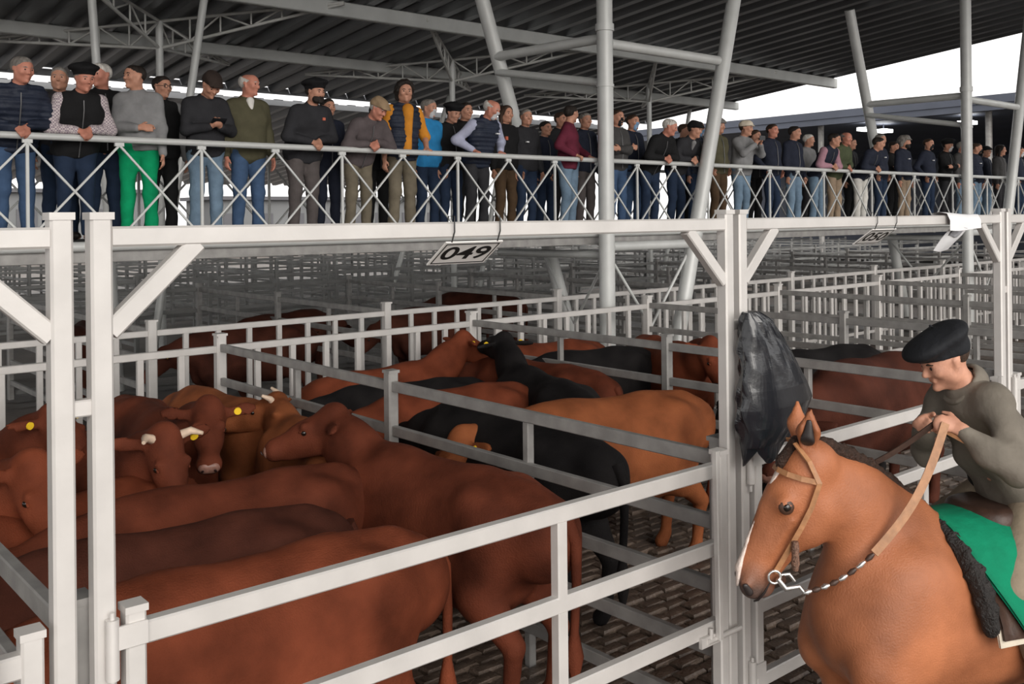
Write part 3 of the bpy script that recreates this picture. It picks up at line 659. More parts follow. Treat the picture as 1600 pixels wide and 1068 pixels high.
def person_parts(P):
    """P: pose dictionary -> dict of (solid or mesh builder, voxel, warp)"""
    H = P.get('h', 1.76); f = H / 1.76; g = P.get('girth', 1.0); lean = P.get('lean', 0.0); tw = P.get('twist', 0.0); pose = P.get('pose', 'stand')
    hipz = .93; B = Solid(); J = Solid(); T = Solid(); S_ = {}
    Rl = rot3(tw, lean); base = V3(0, 0, hipz); tp = lambda x, y, z: base + Rl @ V3(x, y, z - hipz)
    fy = Rl[:, 1]; fx = Rl[:, 0]
    # legs
    seated = pose == 'ride'
    for q in (1, -1):
        hip = V3(q * .095, 0, hipz - .02); kn = V3(q * .105, .025, .49); an = V3(q * .12, -.015, .09)
        if seated: hip = V3(q * .11, 0, hipz); kn = V3(q * .34, .30, hipz - .30); an = V3(q * .36, .14, hipz - .70)
        elif P.get('step') and q > 0: kn = V3(q * .11, .10, .50); an = V3(q * .12, .04, .09)
        B.cap(hip, kn, .083 * g, .055, None, 1, .04).cap(kn, an, .055, .038, None, 1, .03)
        T.cap(hip, kn, .098 * g, .071, None, 1, .035).cap(kn, an, .070, .062, None, 1, .03)
        to = an + V3(q * .02, .13, -.055); B.cap(an + V3(0, -.03, -.05), to, .032, .028, None, 1, .03)
    B.cap(V3(-.075, 0, hipz + .02), V3(.075, 0, hipz + .02), .115 * g, .115 * g, (0, 1, 0), .85, .05)
    T.cap(V3(-.075, 0, hipz + .03), V3(.075, 0, hipz + .03), .128 * g, .128 * g, (0, 1, 0), .9, .05); T.cut(V3(0, 0, hipz + .14), V3(0, 0, 1)); 
    if not seated: T.cut(V3(0, 0, .055), V3(0, 0, -1))
    # torso
    for so, e in ((B, 0.0), (J, .022)):
        so.cap(tp(-.05, 0, 1.00), tp(.05, 0, 1.00), .125 * g + e, .125 * g + e, fy, .86, .06)
        so.cap(tp(-.06, .01, 1.12), tp(.06, .01, 1.12), .118 * g + e, .118 * g + e, fy, .92, .06)
        so.cap(tp(-.085, .005, 1.30), tp(.085, .005, 1.30), .128 * g + e, .128 * g + e, fy, .80, .06)
        so.cap(tp(-.13, -.01, 1.42), tp(.13, -.01, 1.42), .066 + e, .066 + e, None, 1, .05)
        so.cap(tp(0, -.015, 1.44), tp(0, -.01, 1.49), .075 + e * .8, .06 + e, None, 1, .03)
    J.cap(tp(-.07, 0, .93), tp(.07, 0, .93), .138 * g, .138 * g, fy, .90, .04)
    J.cut(tp(0, 0, P.get('hem', .86)), Rl @ V3(0, 0, -1)); 
    if P.get('collar', True): J.cap(tp(-.0, -.012, 1.49), tp(0, -.006, 1.525), .074, .072, None, 1, .015)
    J.cut(tp(0, 0, 1.53), Rl @ V3(0, .25, 1))
    # arms
    hands = P.get('hands', {}); vest = P.get('vest', False); SL = Solid()
    for q in (1, -1):
        sh = tp(q * .185, -.01, 1.415)
        spec = hands.get(q)
        if spec is None: tgt, hd_, hn_, pole, curl = tp(q * .27, .06, .84), V3(q * .05, .1, -1), V3(q, 0, 0), V3(q * .5, -1, 0), .35
        else: tgt, hd_, hn_, pole, curl = spec
        el, wr = ik(sh, np.array(tgt, float), .295, .27, np.array(pole, float))
        B.cap(sh, el, .052, .042, None, 1, .03).cap(el, wr, .043, .029, None, 1, .025)
        hand(B, wr, np.array(hd_, float), np.array(hn_, float), q * P.get('hside', 1), curl)
        sl = SL if vest else J
        e2 = el + (wr - el) * P.get('sleeve', .93)
        if vest: SL.cap(sh, sh, .072, .072)
        sl.cap(sh, el, .074, .060, None, 1, .03).cap(el, e2, .061, .045, None, 1, .03)
    # neck and head
    hy_, hp_ = P.get('head', (0, 0)); R = rot3(hy_, hp_, P.get('tilt', 0.0)); nk = tp(0, -.005, 1.47); C = nk + Rl @ V3(0, .02, .03) * 1.0 + R @ V3(0, .02, .145)
    B.cap(nk, C + R @ V3(0, -.022, -.055), .060, .056, None, 1, .03); head_solid(B, C, R)
    S_.update(tp=tp, fy=fy, B=B, J=J, T=T, SL=SL if vest else None, C=C, R=R, f=f)
    return S_
def person(loc, face, P, jm, tm, label, sm=None, hair=('short', 'dark'), hat=None, hatm=None, skin=SKIN, vox=.0125, extra=None, group='spectators on the walkway', cache=None, mask=None, seed=0, cat='person', beard=None, glasses=False):
    """face: direction the person faces (degrees, world)"""
    t = empty('person', loc, math.radians(face - 90)); f = P.get('h', 1.76) / 1.76; t.scale = (f, f, f)
    if cache is not None and 'M' in cache: M = cache['M']; S_ = cache['S']
    else:
        S_ = person_parts(P); cv = vox * 1.25; M = {}
        M['body'] = S_['B'].mesh('person_body', vox)
        M['top'] = S_['J'].mesh('person_top', cv, foldwarp(P.get('fold', .0055), seed, P.get('quilt', 0)))
        M['trousers'] = S_['T'].mesh('person_trousers', cv, foldwarp(.007, seed + 5))
        if S_['SL'] is not None: M['sleeves'] = S_['SL'].mesh('person_sleeves', cv, foldwarp(.006, seed + 9))
        if not P.get('noshoes'):
            sb = MB()
            for q in (1, -1): sb.sphere((q * .128, .035, .043), .05, 10, 7, (.95, 2.5, .9))
            M['shoes'] = sb.mesh('shoes')
        if cache is not None: cache['M'] = M; cache['S'] = S_
    link('body', M['body'], skin, t); link(P.get('topname', 'jacket'), M['top'], jm, t); link('trousers', M['trousers'], tm, t)
    if 'sleeves' in M: link('shirt_sleeves', M['sleeves'], sm, t)
    if 'shoes' in M: link('shoes', M['shoes'], SHOE, t)
    if P.get('topname', 'jacket') in ('jacket', 'vest') and jm not in (GREYH, BURG, DGREEN, SKYB) and extra is None:
        tp, g = S_['tp'], P.get('girth', 1.0)
        MB().tube([tp(0, y * (1 + (g - 1) * .8), z) for y, z in ((.085, 1.46), (.124, 1.37), (.132, 1.30), (.146, 1.12), (.135, 1.0), (.138, .89))], .006, 6).build('zip', ZIPM, t)
    C, R = S_['C'], S_['R']; h = lambda x, y, z: C + R @ V3(x, y, z)
    if hair and hair[0] in ('short', 'curly', 'long', 'bald', 'crop'):
        wp = None
        if hair[0] == 'curly': wp = lambda X, Y, Z: .010 * np.sin(70 * X) * np.sin(64 * Y + 1) * np.sin(68 * Z)
        link('hair', hair_solid(C, R, hair[0]).mesh('hair', vox * .9, wp), hairm(hair[1]), t)
    eb = MB()
    for q in (1, -1):
        e = MB().sphere(h(q * .033, .0855, .010), .0115, 8, 6).build('eye', EYEM, t)
    br = MB()
    for q in (1, -1): br.tube([h(q * .016, .0985, .030), h(q * .034, .0975, .034), h(q * .052, .084, .029)], [.004, .0055, .003], 6)
    br.build('eyebrows', hairm(hair[1] if hair else 'dark'), t)
    if hat: link('beret' if 'beret' in hat else 'cap', hat_parts(C, R, hat).mesh('hat', vox * .9), hatm, t)
    if mask is not None:
        s = Solid(); s.cap(h(0, .038, -.012), h(0, .048, -.082), .070, .048, R[:, 0], .95, .02).ball(h(0, .105, -.02), .022, None, 1, .02); s.cut(h(0, .06, .004), R @ V3(0, .1, 1)).cut(h(0, .02, -.05), R @ V3(0, -1, 0))
        link('face_mask', s.mesh('face_mask', vox * .8), mask, t)
    if beard:
        s = Solid(); s.cap(h(-.03, .05, -.07), h(.03, .05, -.07), .047, .047, None, 1, .02).ball(h(0, .084, -.094), .026, None, 1, .02); s.cap(h(-.022, .097, -.040), h(.022, .097, -.040), .008, .008, None, 1, .01); s.cut(h(0, .0, -.034), R @ V3(0, -.15, 1)).cut(h(0, .02, 0), R @ V3(0, -1, 0))
        link('beard', s.mesh('beard', vox * .75), hairm(beard), t)
    if glasses:
        gb = MB()
        for q in (1, -1):
            c = h(q * .034, .108, .010); gb.tube([c + R @ V3(.024 * math.cos(a), 0, .018 * math.sin(a)) for a in [i * math.pi / 5 for i in range(11)]], .0028, 5, False); gb.tube([h(q * .058, .106, .014), h(q * .084, .0, .014)], .0028, 5)
        gb.tube([h(-.01, .11, .014), h(.01, .11, .014)], .0028, 5); gb.build('glasses', mat('spectacle_frame', (.03, .03, .03), .3), t)
    if extra: extra(t, S_)
    return tag(t, label, cat, group)

RT = 1.0 / 1.0     # handrail above the deck
def hp(x, y, z, d=(0, .8, -.6), n=(0, .6, .8), pole=(0, -.3, -1), curl=.7): return (V3(x, y, z), V3(*d), V3(*n), V3(*pole), curl)
def pose(name, h=1.76, **k):
    f = h / 1.76; r = (ZR - ZD + .045) / f; o = .30 / f
    P = dict(h=h)
    if name == 'lean':      # forearms on the rail, hands together beyond it
        P.update(lean=.42, hands={1: hp(.06, o + .02, r + .03, (-.5, .7, -.5), (.3, .5, .8), (1, -.5, -.4), .7), -1: hp(-.06, o + .0, r + .05, (.4, .6, -.7), (-.3, .5, .8), (-1, -.5, -.4), .7)})
    elif name == 'lean2':   # deeper lean
        P.update(lean=.62, hands={1: hp(.08, o + .07, r + .03, (-.6, .6, -.5), (.3, .5, .8), (1, -.3, -.2), .8), -1: hp(-.05, o + .07, r + .06, (.5, .6, -.6), (-.3, .5, .8), (-1, -.3, -.2), .8)})
    elif name == 'grip':    # both hands on the rail, apart
        P.update(lean=.20, hands={1: hp(.22, o - .06, r + .02, (-.2, .9, -.35), (0, .35, .9), (.8, -.6, -.5), .9), -1: hp(-.22, o - .06, r + .02, (.2, .9, -.35), (0, .35, .9), (-.8, -.6, -.5), .9)})
    elif name == 'phone':
        P.update(lean=.06, hands={1: hp(.05, .27, 1.17, (-.7, .6, .35), (.5, .2, -.6), (.8, -.4, -.8), .9), -1: hp(-.05, .27, 1.17, (.7, .6, .35), (-.5, .2, -.6), (-.8, -.4, -.8), .9)})
    elif name == 'photo':
        P.update(lean=.12, hands={1: hp(.07, .36, 1.36, (-.3, .4, .8), (.6, .3, 0), (.9, -.2, -1), .8), -1: hp(-.07, .36, 1.36, (.3, .4, .8), (-.6, .3, 0), (-.9, -.2, -1), .8)})
    elif name == 'cross':
        P.update(lean=.02, hands={1: hp(-.13, .20, 1.20, (-1, .0, .1), (0, 1, 0), (1, -.1, -.5), .2), -1: hp(.13, .215, 1.17, (1, 0, .1), (0, 1, 0), (-1, -.1, -.5), .2)})
    elif name == 'belly':   # one forearm across the front
        P.update(lean=.05, hands={1: hp(-.02, .22, 1.12, (-1, .2, 0), (0, 1, .2), (1, -.5, -.6), .3)})
    elif name == 'onehand':
        P.update(lean=.18, hands={1: hp(.20, o - .05, r + .02, (-.2, .9, -.4), (0, .35, .9), (.8, -.6, -.5), .9)})
    elif name == 'onehandL':
        P.update(lean=.18, hands={-1: hp(-.20, o - .05, r + .02, (.2, .9, -.4), (0, .35, .9), (-.8, -.6, -.5), .9)})
    elif name == 'pocket':
        P.update(hands={1: hp(.22, .06, .96, (-.2, .3, -1), (1, 0, 0), (.8, -1, 0), .3), -1: hp(-.22, .06, .96, (.2, .3, -1), (-1, 0, 0), (-.8, -1, 0), .3)})
    P.update(k); return P
NAVY = cloth('navy', (.018, .022, .038)); NAVYP = cloth('navy_quilted', (.02, .026, .045), .55); BLK = cloth('black', (.011, .011, .012)); CHAR = cloth('charcoal', (.028, .028, .032))
JEAN = cloth('blue_denim', (.055, .10, .19)); DJEAN = cloth('dark_denim', (.018, .032, .065)); LJEAN = cloth('light_denim', (.17, .25, .34)); GREYH = cloth('grey_marl', (.24, .24, .245)); GREEN = cloth('bright_green', (.0, .30, .12))
OLIVE = cloth('olive', (.085, .078, .046)); KHAKI = cloth('khaki', (.17, .145, .105)); GREYT = cloth('grey_wool', (.105, .09, .088)); MAUVE = cloth('grey_mauve', (.10, .082, .085)); MUST = cloth('mustard', (.66, .26, .03)); SKYB = cloth('sky_blue', (.03, .25, .55))
PALEB = cloth('pale_blue_shirt', (.42, .44, .58)); BROWN = cloth('brown', (.075, .045, .024)); BURG = cloth('burgundy', (.135, .02, .04)); TAN = cloth('tan', (.32, .24, .17)); WHT = cloth('white', (.72, .70, .66)); PINK = cloth('pink_shirt', (.40, .22, .27)); DGREEN = cloth('moss_green', (.07, .085, .045)); GREYG = cloth('dark_grey', (.06, .058, .058))
def check(name):
    m = cloth(name, (.42, .36, .38)); nt = m.node_tree; ck = nt.nodes.new('ShaderNodeTexChecker'); ck.inputs['Scale'].default_value = 62; ck.inputs[1].default_value = (.62, .55, .55, 1); ck.inputs[2].default_value = (.30, .24, .28, 1)
    tc = [n for n in nt.nodes if n.type == 'TEX_COORD'][0]; nt.links.new(tc.outputs['Object'], ck.inputs['Vector']); nt.links.new(ck.outputs[0], nt.nodes['Principled BSDF'].inputs['Base Color']); return m
CHECK = check('checked_shirt'); MB_ = cloth('black_mask', (.02, .02, .022)); MW = cloth('pale_mask', (.60, .60, .62)); MBL = cloth('blue_mask', (.25, .42, .65))
HATB = cloth('black_felt', (.01, .01, .011)); HATT = cloth('tan_tweed', (.33, .23, .14)); HATBR = cloth('brown_tweed', (.035, .024, .02)); HATW = cloth('cream_cap', (.70, .62, .50)); HATG = cloth('grey_hat', (.2, .19, .18))
PHM = mat('phone_glass', (.01, .01, .012), .15, 0, 0, 3); METALW = mat('pale_badge', (.8, .8, .82), .4, 0, .02, 3); REDP = mat('red_badge', (.55, .12, .06), .5, 0, .05, 30)
def phone_at(loc_y, z, flat=True):
    def ex(t, S_):
        o = MB().box((0, 0, 0), (.075, .15, .009)).build('mobile_phone', PHM)
        M = t.matrix_basis @ Matrix.Translation((0, loc_y, z)) @ Matrix.Rotation(math.radians(35 if flat else 85), 4, 'X') @ Matrix.Rotation(math.radians(90), 4, 'Z')
        o.matrix_world = M; tag(o, 'dark phone held by the man in the ' + ('dark cap' if flat else 'cream cap'), 'phone')
    return ex
def badge(x, z, m=METALW, w=.05, h=.018, y=.16):
    def ex(t, S_): MB().box((x, y, z), (w, .03, h)).build('badge', m, t)
    return ex
def shirt_front(m, z0=1.33, r=.045):
    def ex(t, S_):
        tp = S_['tp']; s = Solid(); s.cap(tp(0, .075, 1.47), tp(0, .105, z0), r, .012, S_['fy'], .9, .01); link('shirt_front', s.mesh('shirt_front', .009), m, t)
    return ex
def open_front(m):
    def ex(t, S_):
        tp = S_['tp']; s = Solid(); s.cap(tp(0, .092, 1.45), tp(0, .105, 1.20), .070, .056, S_['fy'], .98, .01).cap(tp(0, .105, 1.20), tp(0, .108, .97), .056, .060, S_['fy'], .98, .01); link('shirt_front', s.mesh('shirt_front', .011), m, t)
    return ex
F0 = 270
def spot(px, row):
    y = {0: YR + .33, 1: YR + .80, 2: YR + 1.2}[row]; return (xat(px, y), y, ZD)
def sp(px, row, P, jm, tm, label, face=F0, **k): return person(spot(px, row), face, P, jm, tm, label, seed=int(px), **k)
# head yaw > 0: turns to the person's own left (picture right)
sp(22, 0, pose('lean', 1.80, quilt=.012, head=(.35, .15)), NAVYP, JEAN, 'grey haired man in navy quilted jacket leaning on the rail, leftmost', hair=('short', 'grey'), skin=SKIN2)
sp(95, 2, pose('stand', 1.84, head=(-.4, 0)), CHAR, DJEAN, 'grey haired man mostly hidden behind the black beret at left', hair=('short', 'grey'))
sp(118, 0, pose('lean', 1.76, vest=True, topname='vest', girth=1.16, head=(.15, .2)), BLK, DJEAN, 'man in black beret, black vest and checked shirt leaning on the rail', sm=CHECK, hat='beret', hatm=HATB, hair=('short', 'grey'), skin=SKIN2)
sp(162, 1, pose('stand', 1.86, head=(-1.0, .05), girth=1.05), BLK, DJEAN, 'white haired man in black sweater looking left behind the beret', hair=('short', 'white'), skin=SKIN2)
sp(218, 0, pose('belly', 1.80, head=(-.9, 0), twist=-.3, hem=.90), GREYH, GREEN, 'young man in grey hoodie and bright green trousers', hair=('crop', 'dark'), face=F0 - 25)
sp(252, 1, pose('stand', 1.78, vest=True, topname='vest', head=(.3, .05)), BLK, BLK, 'man with glasses in black vest over a grey sweater', sm=GREYH, hair=('short', 'dark'), glasses=True)
sp(322, 0, pose('phone', 1.80, head=(.05, .62)), CHAR, LJEAN, 'man in dark cap and dark jacket looking down at his phone', hat='flat', hatm=HATBR, hair=('short', 'dark'), extra=phone_at(.35, 1.22))
sp(388, 0, pose('stand', 1.82, head=(.55, .05), hem=.76, girth=1.05), OLIVE, JEAN, 'white haired man in olive field jacket and white shirt', hair=('bald', 'white'), skin=SKIN2, extra=shirt_front(WHT))
sp(474, 0, pose('lean', 1.82, girth=1.2, head=(.3, .1)), CHAR, GREYT, 'bearded man in black beret and dark jacket with a small orange badge', hat='beret', hatm=HATB, beard='dark', hair=('short', 'dark'), extra=badge(-.10, 1.30, REDP, .035, .03, .30))
sp(512, 1, pose('stand', 1.68), NAVY, NAVY, 'dark clothed person half hidden between the beret and the tan cap', hair=('short', 'dark'))
sp(560, 0, pose('lean2', 1.74, head=(.35, .5)), MAUVE, KHAKI, 'man in tan flat cap and grey mauve jacket bending over the rail', hat='flat', hatm=HATT, hair=('short', 'white'), skin=SKIN2)
sp(588, 1, pose('stand', 1.66), BLK, BLK, 'dark clothed person behind the tan flat cap', hair=('short', 'dark'))
sp(628, 0, pose('onehandL', 1.90, vest=True, topname='vest', quilt=.012, head=(-.35, .08), sleeve=.25, lean=.1), NAVYP, KHAKI, 'tall man with dark curly hair in mustard shirt and navy vest', sm=MUST, hair=('curly', 'dark'), extra=open_front(MUST))
sp(668, 1, pose('stand', 1.78, head=(.3, .1)), SKYB, DJEAN, 'grey haired masked man in sky blue jacket', hair=('short', 'grey'), mask=MW)
sp(704, 1, pose('stand', 1.74, head=(.1, .3)), BLK, DJEAN, 'man in dark beret behind the navy vest', hat='beret', hatm=HATB, hair=('short', 'dark'))
sp(727, 2, pose('stand', 1.84), BLK, BLK, 'person whose dark hair shows behind the navy vest', hair=('short', 'dark'))
sp(745, 0, pose('grip', 1.80, vest=True, topname='vest', quilt=.012, lean=.40, head=(.45, .35)), NAVYP, CHAR, 'white haired man in navy quilted vest and pale blue shirt gripping the rail', sm=PALEB, hair=('bald', 'white'), skin=SKIN2, mask=MW, extra=badge(-.10, 1.27, METALW, .06, .014, .33))
sp(790, 1, pose('stand', 1.78), BLK, BROWN, 'long haired person in black sweater and brown trousers', hair=('long', 'brown'), extra=badge(.10, 1.30, REDP, .04, .05, .155))
sp(822, 1, pose('stand', 1.76, head=(-.3, 0)), CHAR, DJEAN, 'grey haired man in dark jacket beside the long haired person', hair=('short', 'grey'), extra=badge(.1, 1.28))
sp(852, 2, pose('stand', 1.66), NAVY, DJEAN, 'dark clothed person between the grey haired man and the burgundy sweater', hair=('short', 'dark'))
sp(888, 0, pose('grip', 1.80, head=(1.3, 0), twist=.35, girth=1.12, lean=.05), BURG, LJEAN, 'dark haired man in burgundy sweater turned to the right', hair=('short', 'dark'), face=F0 + 20)
sp(876, 2, pose('stand', 1.82), CHAR, BLK, 'man half hidden behind the burgundy sweater', hair=('short', 'brown'))
sp(914, 1, pose('stand', 1.78, head=(-.2, 0)), NAVY, GREYT, 'man in dark jacket beside the burgundy sweater', hair=('short', 'grey'))
sp(963, 0, pose('cross', 1.80), GREYG, JEAN, 'man with crossed arms and black mask right of the thick pole', hair=('crop', 'brown'), mask=MB_)
sp(988, 1, pose('stand', 1.82), NAVY, JEAN, 'man with pale blue mask right of the thick pole', hair=('crop', 'brown'), mask=MBL)
sp(1015, 0, pose('lean2', 1.80, head=(.5, .3)), BLK, DJEAN, 'white haired man in black jacket leaning on the rail', hair=('short', 'white'), skin=SKIN2, vox=.015)
sp(1056, 0, pose('lean2', 1.78, head=(.3, .2)), CHAR, DJEAN, 'man in dark cap leaning beside the white haired leaning man', hat='flat', hatm=HATB, hair=('short', 'dark'), vox=.015, extra=shirt_front(GREYH))
# right half: poses shared between figures
cA, cB, cC, cD, cE, cF = {}, {}, {}, {}, {}, {}
PA = pose('stand', 1.80, head=(.2, .05)); PB = pose('pocket', 1.80, head=(-.1, 0)); PC = pose('lean2', 1.80, head=(.4, .2)); PD = pose('stand', 1.80, head=(.35, .1), quilt=.012); PE = pose('lean', 1.80, head=(-.2, .1)); PF = pose('cross', 1.80, head=(0, .1))
def q(px, row, ca, P, jm, tm, label, **k): return sp(px, row, P, jm, tm, label, cache=ca, vox=.016, **k)
q(1068, 2, cA, PA, BLK, BLK, 'tall man standing behind the leaning man in the dark cap', hair=('short', 'brown'))
q(1088, 1, cD, PD, NAVYP, DJEAN, 'masked man in navy quilted jacket left of the leaning pole', hair=('short', 'brown'), mask=MBL)
q(1122, 0, cB, PB, OLIVE, BROWN, 'man in cap and olive jacket just right of the leaning pole', hat='flat', hatm=HATG, hair=('short', 'grey'))
sp(1158, 0, pose('photo', 1.80, head=(.3, .1), girth=1.12), GREYH, LJEAN, 'man in cream cap and grey hoodie taking a photo with his phone', hat='cap', hatm=HATW, hair=('short', 'brown'), vox=.015, extra=phone_at(.44, 1.46, False))
q(1178, 2, cA, PA, CHAR, BLK, 'man standing behind the cream cap', hair=('short', 'brown'))
q(1206, 0, cB, PB, NAVY, DJEAN, 'man in plain navy jacket right of the cream cap', hair=('short', 'brown'), skin=SKIN2)
q(1240, 0, cA, PA, NAVY, LJEAN, 'dark haired young man in navy sweater and light jeans', hair=('short', 'dark'))
sp(1276, 0, pose('lean2', 1.80, vest=True, topname='vest', head=(.3, .1)), NAVY, LJEAN, 'man in navy vest and pink shirt leaning on the rail', sm=PINK, hair=('short', 'dark'), vox=.015)
q(1262, 2, cA, PA, GREYH, CHAR, 'grey hooded figure behind the pink shirt', hair=('short', 'white'))
q(1303, 0, cE, PE, DGREEN, TAN, 'bald man in moss green sweater and tan trousers', hair=('bald', 'grey'), skin=SKIN2)
q(1344, 0, cC, PC, NAVY, WHT, 'tall man in navy jacket and white trousers leaning on the rail', hair=('short', 'dark'))
q(1375, 0, cB, PB, NAVY, DJEAN, 'grey haired man in navy jacket next to the white trousers', hair=('short', 'grey'), extra=badge(.06, 1.3))
q(1328, 2, cA, PA, CHAR, BLK, 'man half hidden behind the moss green sweater', hair=('short', 'dark'))
q(1412, 0, cA, PA, NAVY, TAN, 'man in pale woolly hat, navy jacket and tan trousers', hat='cap', hatm=HATG, hair=('curly', 'grey'), beard='dark', extra=badge(.06, 1.3))
q(1394, 2, cF, PF, BLK, BLK, 'person in black behind the pale woolly hat', hair=('short', 'dark'))
q(1450, 0, cB, PB, NAVY, DJEAN, 'man in navy jacket with a dark mask, right of the woolly hat', hair=('crop', 'brown'), mask=MB_, extra=badge(.06, 1.3))
q(1478, 0, cF, PF, BLK, CHAR, 'person in black beret with a white mask', hat='beret', hatm=HATB, hair=('short', 'dark'), mask=MW)
q(1502, 0, cA, PA, GREYG, LJEAN, 'man in dark grey jacket beside the white mask', hair=('short', 'grey'), skin=SKIN2)
q(1524, 0, cD, PD, NAVY, LJEAN, 'masked man in dark jacket near the right end of the walkway', hair=('crop', 'brown'), mask=MB_, extra=badge(.06, 1.3))
q(1540, 1, cB, PB, NAVY, LJEAN, 'man in flat cap near the right end of the walkway', hat='flat', hatm=HATB, hair=('short', 'dark'), glasses=True)
q(1562, 0, cA, PA, GREYG, CHAR, 'dark haired person left of the right leaning pole', hair=('long', 'dark'))
q(1592, 0, cB, PB, NAVY, DJEAN, 'person cut by the right picture edge', hair=('short', 'dark'), mask=MW)
# ------------------------------------------------------------------ horse, tack and rider
HX, HYW = 4.23, 2.10
def bay():
    m = mat('bay_coat', (0.29, 0.098, 0.041), 0.5, 0, 0.2, 3.0, 0.2, 130, 0.35, col2=(0.39, 0.14, 0.062), detail=5); nt = m.node_tree; N = nt.nodes; L = nt.links
    b = N['Principled BSDF']; src_ = b.inputs['Base Color'].links[0].from_socket; tc = [n for n in N if n.type == 'TEX_COORD'][0]
    def dist(c, r0, r1):
        vm = N.new('ShaderNodeVectorMath'); vm.operation = 'DISTANCE'; L.new(tc.outputs['Object'], vm.inputs[0]); vm.inputs[1].default_value = c
        mr = N.new('ShaderNodeMapRange'); mr.inputs['From Min'].default_value = r0; mr.inputs['From Max'].default_value = r1; mr.inputs['To Min'].default_value = 1; mr.inputs['To Max'].default_value = 0; L.new(vm.outputs['Value'], mr.inputs['Value']); return mr.outputs[0]
    def mix(fac, col):
        nonlocal src_
        mx = N.new('ShaderNodeMixRGB'); L.new(fac, mx.inputs[0]); L.new(src_, mx.inputs[1]); mx.inputs[2].default_value = (*col, 1); src_ = mx.outputs[0]
    return m, dist, mix, lambda: L.new(src_, b.inputs['Base Color'])
HA = math.radians(160); HF = Vector((math.cos(HA), math.sin(HA), 0)); HL = Vector((-HF.y, HF.x, 0))
ht = empty('horse', (HX, HYW, 0), HA)
BAY, bdist, bmix, bdone = bay()
hs = Solid(); Yv = (0, 1, 0)
hs.cap((.18, 0, 1.08), (-.95, 0, 1.06), .355, .37, Yv, .80, .08); hs.cap((.32, 0, 1.14), (.08, 0, 1.11), .27, .34, Yv, .74, .1)
hs.cap((-.95, 0, 1.20), (-1.25, 0, 1.15), .30, .25, Yv, .92, .1); hs.cap((.12, 0, 1.41), (-.35, 0, 1.36), .075, .07, Yv, 1.1, .1)
hs.cap((.62, 0, 1.71), (.42, 0, 1.58), .135, .165, Yv, .58, .06); hs.cap((.42, 0, 1.58), (.16, 0, 1.29), .165, .28, Yv, .66, .1)
hs.cap((.38, 0, 1.34), (.40, 0, 1.10), .14, .18, Yv, .95, .1); hs.cap((.64, 0, 1.79), (.10, 0, 1.545), .06, .05, Yv, .8, .08)
for s_ in (1, -1):
    hs.cap((.25, s_ * .17, 1.25), (.42, s_ * .18, .95), .19, .15, Yv, .62, .1); hs.cap((.38, s_ * .17, .93), (.36, s_ * .15, .52), .10, .055, None, 1, .05)
    hs.cap((.36, s_ * .15, .52), (.36, s_ * .15, .16), .05, .036, None, 1, .03).cap((.36, s_ * .15, .14), (.42, s_ * .15, .045), .045, .058, None, 1, .02)
    hs.cap((-1.08, s_ * .16, 1.12), (-.98, s_ * .20, .78), .25, .15, Yv, .65, .08).cap((-.98, s_ * .19, .78), (-1.24, s_ * .17, .52), .12, .06, None, 1, .05)
    hs.cap((-1.24, s_ * .17, .52), (-1.2, s_ * .17, .16), .052, .038, None, 1, .03).cap((-1.2, s_ * .17, .14), (-1.14, s_ * .17, .045), .045, .058, None, 1, .02)
pl_ = np.array((.665, 0, 1.80)); hd = rotv((1, 0, 0), -.35, -1.10); hl = rotv((0, 1, 0), -.35); hu = np.cross(hd, hl)
HP = lambda a, b, c: pl_ + hd * a * 1.10 + hl * b * 1.02 + hu * c * 1.04
hs.cap(HP(-.01, 0, -.02), HP(.16, 0, .0), .105, .098, hl, .86, .04); hs.cap(HP(.15, 0, .0), HP(.44, 0, -.005), .094, .062, hl, .78, .04)
hs.cap(HP(.13, 0, -.115), HP(.20, 0, -.105), .125, .11, hl, .68, .03); hs.cap(HP(.20, 0, -.085), HP(.44, 0, -.055), .075, .045, hl, .72, .04)
hs.cap(HP(.47, 0, -.005), HP(.505, 0, -.025), .064, .060, hl, .88, .03); hs.cap(HP(.485, 0, -.075), HP(.50, 0, -.075), .036, .034, hl, .9, .025)
hs.cap(HP(.22, 0, .062), HP(.44, 0, .048), .035, .028, hl, .8, .03)
for s_ in (1, -1):
    hs.ball(HP(.165, s_ * .075, .035), .038, None, 1, .03); hs.cap(HP(.21, s_ * .075, -.02), HP(.36, s_ * .052, -.015), .016, .010, None, 1, .02)
    hs.ball(HP(.505, s_ * .046, .018), .028, None, 1, .02); hs.cap(HP(.52, s_ * .066, .022), HP(.535, s_ * .060, .0), .017, .015, None, 1, .01, True)
    e0 = HP(-.055, s_ * .058, .045); ed = unit(np.array((-.05, 0, 1.0)) + hl * s_ * .18); en = unit(hd * .75 + hl * s_ * .75)
    hs.cap(e0, e0 + ed * .075, .030, .050, en, .62, .02).cap(e0 + ed * .075, e0 + ed * .175, .050, .011, en, .6, .015)
    hs.cap(e0 + ed * .05 + en * .034, e0 + ed * .13 + en * .032, .030, .018, None, 1, .01, True)
bmix(bdist(tuple(HP(.535, 0, -.03)), .06, .16), (.10, .062, .05))
for a_, b_, r0, r1 in ((.10, .0, .016, .03),): pass
bdone()
link('body', hs.mesh('horse_body', .0135, None, 2), BAY, ht)
for s_ in (1, -1):
    MB().sphere(tuple(HP(.17, s_ * .092, .030)), .0225, 14, 10).build('eye', EYEM, ht)
    es = Solid(); es.ball(HP(.17, s_ * .094, .030), .034, hl, .45, .01); link('eyelid', es.mesh('eyelid', .006), mat('dark_eyelid', (.06, .026, .014), .5), ht)
NSTR = mat('dark_nostril_skin', (.018, .012, .011), .45)
